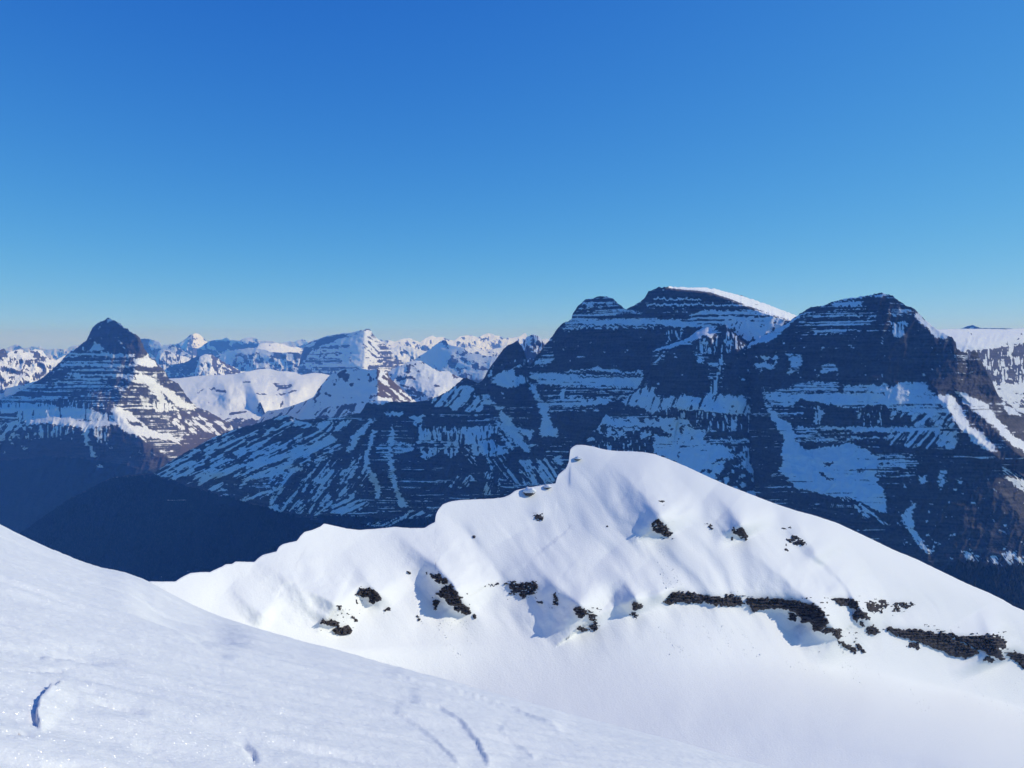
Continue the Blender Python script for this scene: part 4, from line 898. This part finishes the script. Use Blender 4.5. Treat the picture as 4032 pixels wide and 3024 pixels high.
def post_near(C, d):
    # the slope runs out onto a gently tilted basin floor
    xn = (C.qx - 2200) / 2200.0
    bl = np.polyval(np.polyfit([(a - 2200) / 2200.0 for a, b in base_line], [b for a, b in base_line], 3), xn)
    t = sstep(-90, 230, C.qy - bl)
    zb = np.polyval(np.polyfit([(a - 2200) / 2200.0 for a in (200, 1200, 2000, 2800, 3400, 4032, 4400)], [-162, -171, -182, -196, -208, -228, -236], 3), xn)
    mm = np.minimum(ray(C.qx, C.qy)[1], -.2)
    d = d * (1 - t) + (zb / mm) * t
    px = d / F_Q
    return d - px * (10 * fbm(C.qx / 210 + C.qy / 500, C.qy / 330, 61, 2) + (19 * fbm((C.qx * .8 - C.qy * .6) / 105 + 1.1 * fbm(C.qx / 330, C.qy / 330, 67, 2), (C.qx * .6 + C.qy * .8) / 430, 65, 2) + 3 * fbm((C.qx * .8 - C.qy * .6) / 34 + 1.2 * fbm(C.qx / 200, C.qy / 200, 68, 2), (C.qx * .6 + C.qy * .8) / 240, 66, 2)) * sstep(2600, 2380, C.qy) * sstep(20, 160, C.qy - np.interp(C.qx, [a for a, b in sky_near], [b for a, b in sky_near])) + 1.6 * fbm(C.qx / 60 - C.qy / 120, C.qy / 130, 62, 3) + .5 * fbm((C.qx * .8 - C.qy * .6) / 14, (C.qx * .6 + C.qy * .8) / 130, 63, 3) * sstep(.0, .3, fbm(C.qx / 160, C.qy / 160, 64, 2) + .1))
R_near = sheet('snow_ridge', sky_near, lambda q: np.full(np.shape(q), 3330.0), d_near, MAT_SNOW_RIDGE, sx=5.8, sy=5.8, seed=71, base=1.3, paint=paint_near, ribs=near_ribs, residual=0.0, jag=.35, post=post_near, skirt=False, vhp=90, hblur=16, local=True, back=.6, refblur=420, ribk=2.0)
tag(R_near.obj, 'near snow covered ridge with a corniced crest and dark rock bands', 'snow ridge', kind='structure')

def near_d(qx, qy):
    R = R_near
    nr, nc = R.d.shape
    ci = np.clip(np.interp(qx, R.cx, np.arange(nc)), 0, nc - 1.001); c0 = ci.astype(int); fc = ci - c0
    out = 0
    for cc, wc in ((c0, 1 - fc), (c0 + 1, fc)):
        t = R.qy[0, cc]; b = R.qy[-1, cc]
        ri = np.clip((qy - t) / (b - t) * (nr - 1), 0, nr - 1.001); r0 = ri.astype(int); fr = ri - r0
        out = out + wc * (R.d[r0, cc] * (1 - fr) + R.d[r0 + 1, cc] * fr)
    return out

# ------------------------------------------------------------------ rock outcrops breaking through the snow
def outcrop(label, poly, a, hole, cl, seed):
    xs = [p[0] for p in poly]; ys = [p[1] for p in poly]; pad = 9
    st = 1.9 if (max(xs) - min(xs)) > 60 else 1.3
    gx = np.arange(min(xs) - pad, max(xs) + pad, st); gy = np.arange(min(ys) - pad, max(ys) + pad, st)
    X, Y = np.meshgrid(gx, gy)
    big = min(1.0, (max(xs) - min(xs)) / 45.0)
    wx = X + big * (15 * fbm(X / 24, Y / 6, seed, 4, .65)); wy = Y + big * (11 * fbm(X / 12, Y / 16, seed + 9, 4, .65))
    m = inside(poly, wx, wy).astype(float)
    m = blur(blur(m, 1.0, 0), 1.0, 1)
    led = fbm(X / 60, Y / 3.4, seed + 20, 3, .6); iso = fbm(X / 8, Y / 7, seed + 30, 4, .6)
    rel = np.cumsum(m, 0) / np.maximum(m.sum(0), 1e-3)[None]
    top = np.clip(1.45 - 1.15 * rel, 0, 1.3) if cl else 1.0      # ledges break up the upper edge, the wall below stays whole
    h = a * .7 * (2.3 * m - .8 + (((1.2 if cl else .75) * led + (.8 if cl else 1.25) * iso) * (.55 + 1.3 * hole) - hole * .6) * top)
    h = np.minimum(h, a * 1.15 + a * .35 * iso + a * .25 * led)
    # blocky steps
    stp = .7
    h = .5 * h + .5 * (np.floor(h / stp) * stp + stp * sstep(.55, 1, h / stp - np.floor(h / stp)))
    d = near_d(X, Y) - h
    RX, RM = ray(X, Y)
    P = np.stack([d * RX, d, d * RM], -1).reshape(-1, 3)
    F = grid_faces(*X.shape)
    keep = (h.ravel()[F] > -.25).any(1)
    F = F[keep]
    if not len(F): return
    used, inv = np.unique(F, return_inverse=True)
    P = P[used]; F = inv.reshape(F.shape)
    lab_ = np.arange(len(P))
    while True:
        mn = lab_[F].min(1); new = lab_.copy()
        np.minimum.at(new, F.ravel(), np.repeat(mn, 4)); new = new[new]
        if (new == lab_).all(): break
        lab_ = new
    fl = lab_[F[:, 0]]; ids, cnt = np.unique(fl, return_counts=True)
    order = ids[np.argsort(-cnt)]; cnt = np.sort(cnt)[::-1]
    o = None
    for k_, (idn, n_) in enumerate(zip(order, cnt)):
        if k_ and n_ < 14: continue
        Fk = F[fl == idn]; us, iv = np.unique(Fk, return_inverse=True); Pk = P[us]; Fk = iv.reshape(Fk.shape)
        if o is None:
            c = Pk.mean(0); o = mesh_obj('rock_outcrop', Pk - c, Fk, MAT_ROCK, smooth=False); o.location = c
        else:
            mesh_obj('rock_fragment', Pk - c, Fk, MAT_ROCK, parent=o, smooth=False)
    tag(o, label, 'rock', 'rock outcrops on the near snow ridge')
for k, (lab, poly, a, hole, cl) in enumerate(OUT):
    outcrop(lab, poly, a, hole, cl, 2000 + 13 * k)

# ------------------------------------------------------------------ snow-capped boulders on the crest
def boulder(label, qx, qy, w_q, h_q, seed, mat, cat='boulder'):
    d = float(near_d(np.array([qx]), np.array([qy + h_q * .3]))[0]) - .8
    X, M = ray(qx, qy)
    c = np.array([d * float(X), d, d * float(M)])
    n1, n2 = 28, 16
    u = np.linspace(0, 2 * math.pi, n1, endpoint=False); v = np.linspace(-1.45, 1.5, n2)
    U, W = np.meshgrid(u, v)
    D = np.stack([np.cos(U) * np.cos(W), np.sin(U) * np.cos(W), np.sin(W)], -1)
    r = 1 + .55 * fbm(D[..., 0] * 1.4 + 5, D[..., 2] * 1.4 + D[..., 1] * 1.1 + seed, seed, 4)
    s = d / F_Q
    P = D * r[..., None] * np.array([w_q * s / 2, w_q * s / 2.4, h_q * s / 2])
    f = []
    for i in range(n2 - 1):
        for j in range(n1):
            f.append((i * n1 + j, i * n1 + (j + 1) % n1, (i + 1) * n1 + (j + 1) % n1, (i + 1) * n1 + j))
    o = mesh_obj('boulder', P.reshape(-1, 3), np.array(f), mat, smooth=True,
                 attrs={'snow': (P[..., 2] > -.12 * h_q * s).astype(float).ravel(), 'forest': np.zeros(P[..., 2].size), 'brown': np.zeros(P[..., 2].size)})
    o.location = c
    tag(o, label, cat, 'snow capped boulders on the ridge crest')
MAT_BOULDER = mountain_mat('snow_capped_stone', (.04, .037, .036, 1), (.11, .1, .09, 1), .9)
for lab, px, py, ww, hh, sd in [('larger snow capped boulder on the crest left of the cornice', 345, 800, 92, 62, 3), ('smaller snow capped boulder close to the tall cornice', 470, 768, 52, 28, 8),
                                ('ice block under the lip of the tall cornice', 692, 562, 56, 30, 15)]:
    q = V14([(px, py)])[0]
    boulder(lab, q[0], q[1], ww * .5425, hh * .5425, sd, MAT_BOULDER)

# ------------------------------------------------------------------ slide debris on the slope
def debris():
    rg = np.random.RandomState(9)
    pts = []
    def band(poly, n):
        xs = [p[0] for p in poly]; ys = [p[1] for p in poly]
        x = rg.uniform(min(xs), max(xs), n * 3); y = rg.uniform(min(ys), max(ys), n * 3)
        k = inside(poly, x, y) & (fbm(x / 22 - y / 40, y / 90, 33, 3) > .05)
        pts.extend(zip(x[k][:n], y[k][:n]))
    band(V10([(420, 850), (700, 880), (1100, 900), (1620, 1240), (1480, 1260), (1000, 1060), (560, 960)]), 420)
    band(V9([(850, 800), (1000, 800), (1100, 1130), (960, 1150)]), 150)
    band(V9([(900, 1380), (1500, 1400), (1700, 1640), (900, 1640)]), 240)
    band(V8([(700, 300), (900, 300), (920, 530), (800, 500)]), 120)
    band(V10([(1150, 720), (1250, 830), (1700, 1000), (2212, 1000), (2212, 1300), (1700, 1200)]), 280)
    pts = np.array(pts)
    d = near_d(pts[:, 0], pts[:, 1]); X, M = ray(pts[:, 0], pts[:, 1])
    base = np.stack([d * X, d, d * M], -1)
    oc = np.array([(1, 0, 0), (-1, 0, 0), (0, 1, 0), (0, -1, 0), (0, 0, 1), (0, 0, -1)], float)
    tf = np.array([(0, 2, 4), (2, 1, 4), (1, 3, 4), (3, 0, 4), (2, 0, 5), (1, 2, 5), (3, 1, 5), (0, 3, 5)])
    r = rg.gamma(2.0, .09, len(pts)) + .06
    V = base[:, None, :] + oc[None] * r[:, None, None] * rg.uniform(.6, 1.3, (len(pts), 6, 1))
    F = tf[None] + (np.arange(len(pts)) * 6)[:, None, None]
    o = mesh_obj('snow_debris', V.reshape(-1, 3), F.reshape(-1, 3), MAT_SNOW_RIDGE)
    tag(o, 'scattered lumps of slid snow below the rock bands', 'debris', kind='stuff')
debris()

# ------------------------------------------------------------------ foreground slope
edge = [(-700, 1650), (-300, 1880), (0, 2070)] + V7([(150, 150), (300, 222), (500, 307), (600, 340), (680, 364), (740, 368), (800, 385), (900, 416), (960, 440), (1050, 490), (1150, 545), (1250, 592), (1450, 672), (1700, 757), (2000, 845)]) + V8([(100, 445), (400, 530), (650, 608), (900, 680), (1300, 785), (1700, 882), (2000, 955), (2212, 1020)]) + [(3022, 3024), (3400, 3140), (4032, 3330), (4700, 3540)]
def foreground():
    K = .0022; EYE = 1.65
    qe = np.linspace(-420, 4450, 620)
    ye = np.interp(qe, [a for a, b in edge], [b for a, b in edge])
    ye = blur(ye, 3.0, 0)
    Xe, me_ = ray(qe, ye)
    b0 = me_ + 2 * math.sqrt(EYE * K)
    yy = np.concatenate([np.exp(np.linspace(math.log(1.6), math.log(75), 420)), np.linspace(80, 420, 26)])
    Y = yy[:, None]; X = Xe[None]
    yl = np.minimum(Y, 75.0)
    b1 = blur(b0, 60, 0)
    bb = b1[None] + (b0 - b1)[None] * sstep(9, 27, Y)
    Z = -EYE + bb * Y - K * yl * yl - (Y - yl) * (2 * K * 75)
    Z = np.maximum(Z, -.62 * Y - 60) 
    PX = X * Y; PY = np.broadcast_to(Y, PX.shape)
    # where each point sits in the photograph, to lay out the wind features
    c, s = math.cos(PITCH), math.sin(PITCH)
    fz = PY * c - Z * s; uz = PY * s + Z * c
    QX = CXQ + F_Q * PX / fz; QY = CYQ - F_Q * uz / fz
    near = sstep(34, 22, PY)
    hgt = np.zeros(PX.shape)
    # soft swells and wind ripples, long axis slightly down to the right
    ca, sa = math.cos(-.55), math.sin(-.55)
    U = PX * ca - PY * sa; W = PX * sa + PY * ca
    hgt += .10 * fbm(U / 5.5, W / 2.2, 301, 3) + .046 * fbm(U / 1.5, W / .42, 302, 4, .55) + .010 * fbm(PX / .16, PY / .16, 303, 3)
    hgt += .017 * fbm(U / .5, W / .12, 305, 3)
    def groove(pts, depth, wl, wr, rough=5.0):
        sd, par = dist_line(QX, QY, pts)
        sd = sd + rough * fbm(QX / 22, QY / 22, 410, 2)
        pr = np.where(sd < 0, np.clip(1 + sd / wl, 0, 1), np.clip(1 - sd / wr, 0, 1)) ** 1.4
        env = sstep(0, .35, par) * sstep(1.0, .65, par)
        return -depth * pr * env
    def lip(pts, h, wl, wr):
        """a crust edge: raised on its right, dropping sharply on its left"""
        sd, par = dist_line(QX, QY, pts)
        sd = sd + 4 * fbm(QX / 16, QY / 16, 411, 3)
        env = sstep(0, .12, par) * sstep(1.0, .88, par)
        return h * env * np.where(sd < 0, np.clip(1 + sd / wl, 0, 1) ** 2, np.clip(1 - sd / wr, 0, 1))
    f = lip(V7([(400, 1100), (383, 1135), (330, 1160), (275, 1195), (255, 1235), (240, 1290), (255, 1350), (285, 1390)]), .045, 8, 90)
    f += groove(V7([(800, 430), (880, 475), (1000, 560), (1150, 620), (1330, 675), (1520, 750), (1700, 820)]), .25, 80, 42, 0.0)
    f += groove(V7([(760, 560), (1000, 640), (1200, 705), (1420, 775), (1640, 855)]), .12, 60, 28, 0.0)
    f += groove(V7([(540, 1220), (700, 1250), (850, 1285), (990, 1325)]), .05, 14, 34)
    f += groove(V7([(500, 1160), (600, 1175), (700, 1195)]), .025, 8, 20)
    f += groove(V7([(0, 830), (250, 880), (500, 915), (850, 965)]), .06, 26, 60)
    f += groove(V7([(1500, 1490), (1590, 1510), (1650, 1570), (1675, 1650)]), .05, 26, 22)
    f += groove(V7([(0, 1385), (50, 1420), (160, 1430), (250, 1455)]), .03, 8, 18)
    f += groove(V7([(850, 1495), (1000, 1530), (1150, 1590)]), .03, 8, 20)
    f += groove(V7([(250, 1610), (400, 1640), (600, 1660)]), .035, 10, 24)
    f += groove(V7([(60, 1030), (300, 1015), (460, 1000), (510, 998)]), .025, 6, 14)
    f += groove(V7([(1180, 790), (1300, 840), (1420, 910), (1560, 950)]), .07, 20, 50)
    f += lip(V8([(420, 600), (700, 665), (960, 725), (1150, 785), (1330, 870), (1420, 930)]), .075, 18, 120)
    f += lip(V8([(560, 740), (740, 775), (850, 850), (940, 940), (980, 1020), (1010, 1110)]), .045, 13, 120)
    f += lip(V8([(470, 790), (600, 850), (720, 940), (800, 1040), (850, 1110)]), .026, 12, 90)
    f += lip(V8([(1050, 900), (1180, 970), (1260, 1050)]), .022, 12, 80)
    hgt += f * sstep(60, 45, PY)
    hgt *= sstep(1.0, 4.0, PY)
    Z = Z + hgt * (.35 + .65 * near)
    P = np.stack([PX, PY, Z], -1)
    o = mesh_obj('foreground_snow', P.reshape(-1, 3), grid_faces(*PX.shape), MAT_SNOW_NEAR)
    tag(o, 'sparkling wind carved snow slope in the foreground', 'snow slope', kind='structure')
foreground()

# ------------------------------------------------------------------ conifer forest in the shaded valley
def forest():
    rg = np.random.RandomState(5)
    segs = 5
    ang = np.linspace(0, 2 * math.pi, segs, endpoint=False)
    allV = []; allF = []; nv = 0
    for R, cnt in ((R_main, 21000), (R_right, 5000), (R_left, 5000)):
        G = R.G.reshape(-1, 3); fo = R.at['forest'].ravel()
        k = np.nonzero((fo > .5) & (G[:, 2] > FLOOR_Z + 60) & (G[:, 1] > 1500))[0]
        if not len(k): continue
        k = rg.choice(k, min(cnt, len(k) * 2))
        b = G[k] + np.stack([rg.uniform(-6, 6, len(k)), rg.uniform(-6, 6, len(k)), np.full(len(k), -2.0)], -1)
        h = rg.uniform(9, 20, len(k)); r = h * rg.uniform(.17, .26, len(k))
        ring = np.stack([np.cos(ang), np.sin(ang), np.zeros(segs)], -1)
        V = np.concatenate([b[:, None] + ring[None] * r[:, None, None], (b + np.stack([np.zeros(len(k)), np.zeros(len(k)), h], -1))[:, None]], 1)
        F = np.array([(i, (i + 1) % segs, segs) for i in range(segs)])[None] + (np.arange(len(k)) * (segs + 1))[:, None, None] + nv
        allV.append(V.reshape(-1, 3)); allF.append(F.reshape(-1, 3)); nv += V.shape[0] * V.shape[1]
    m = bpy.data.materials.new('dark_conifer'); m.use_nodes = True
    bs = m.node_tree.nodes['Principled BSDF']; bs.inputs['Base Color'].default_value = (.016, .03, .02, 1); bs.inputs['Roughness'].default_value = .9
    o = mesh_obj('conifer_forest', np.concatenate(allV), np.concatenate(allF), m, smooth=False)
    tag(o, 'dark conifer forest filling the shaded valley slopes', 'forest', kind='stuff')
forest()

# ------------------------------------------------------------------ mountain air
def haze():
    m = bpy.data.materials.new('blue_mountain_air'); m.use_nodes = True
    t = m.node_tree; t.nodes.clear()
    out = N(t, 'ShaderNodeOutputMaterial'); pv = N(t, 'ShaderNodeVolumePrincipled')
    pv.inputs['Color'].default_value = HAZE_COL
    pv.inputs['Absorption Color'].default_value = (1, 1, 1, 1)
    pv.inputs['Density'].default_value = HAZE_DENS
    t.links.new(pv.outputs[0], out.inputs['Volume'])
    x0, x1, y0, y1, z0, z1 = -46000, 46000, -4000, 43500, FLOOR_Z - 60, 470
    v = [(x, y, z) for z in (z0, z1) for y in (y0, y1) for x in (x0, x1)]
    f = [(0, 2, 3, 1), (4, 5, 7, 6), (0, 1, 5, 4), (1, 3, 7, 5), (3, 2, 6, 7), (2, 0, 4, 6)]
    o = mesh_obj('haze', np.array(v), np.array(f), m, smooth=False)
    tag(o, 'thin blue haze filling the valleys between the peaks', 'haze', kind='stuff')
HAZE_COL = (.12, .37, 1.0, 1); HAZE_DENS = 3.8e-5
haze()
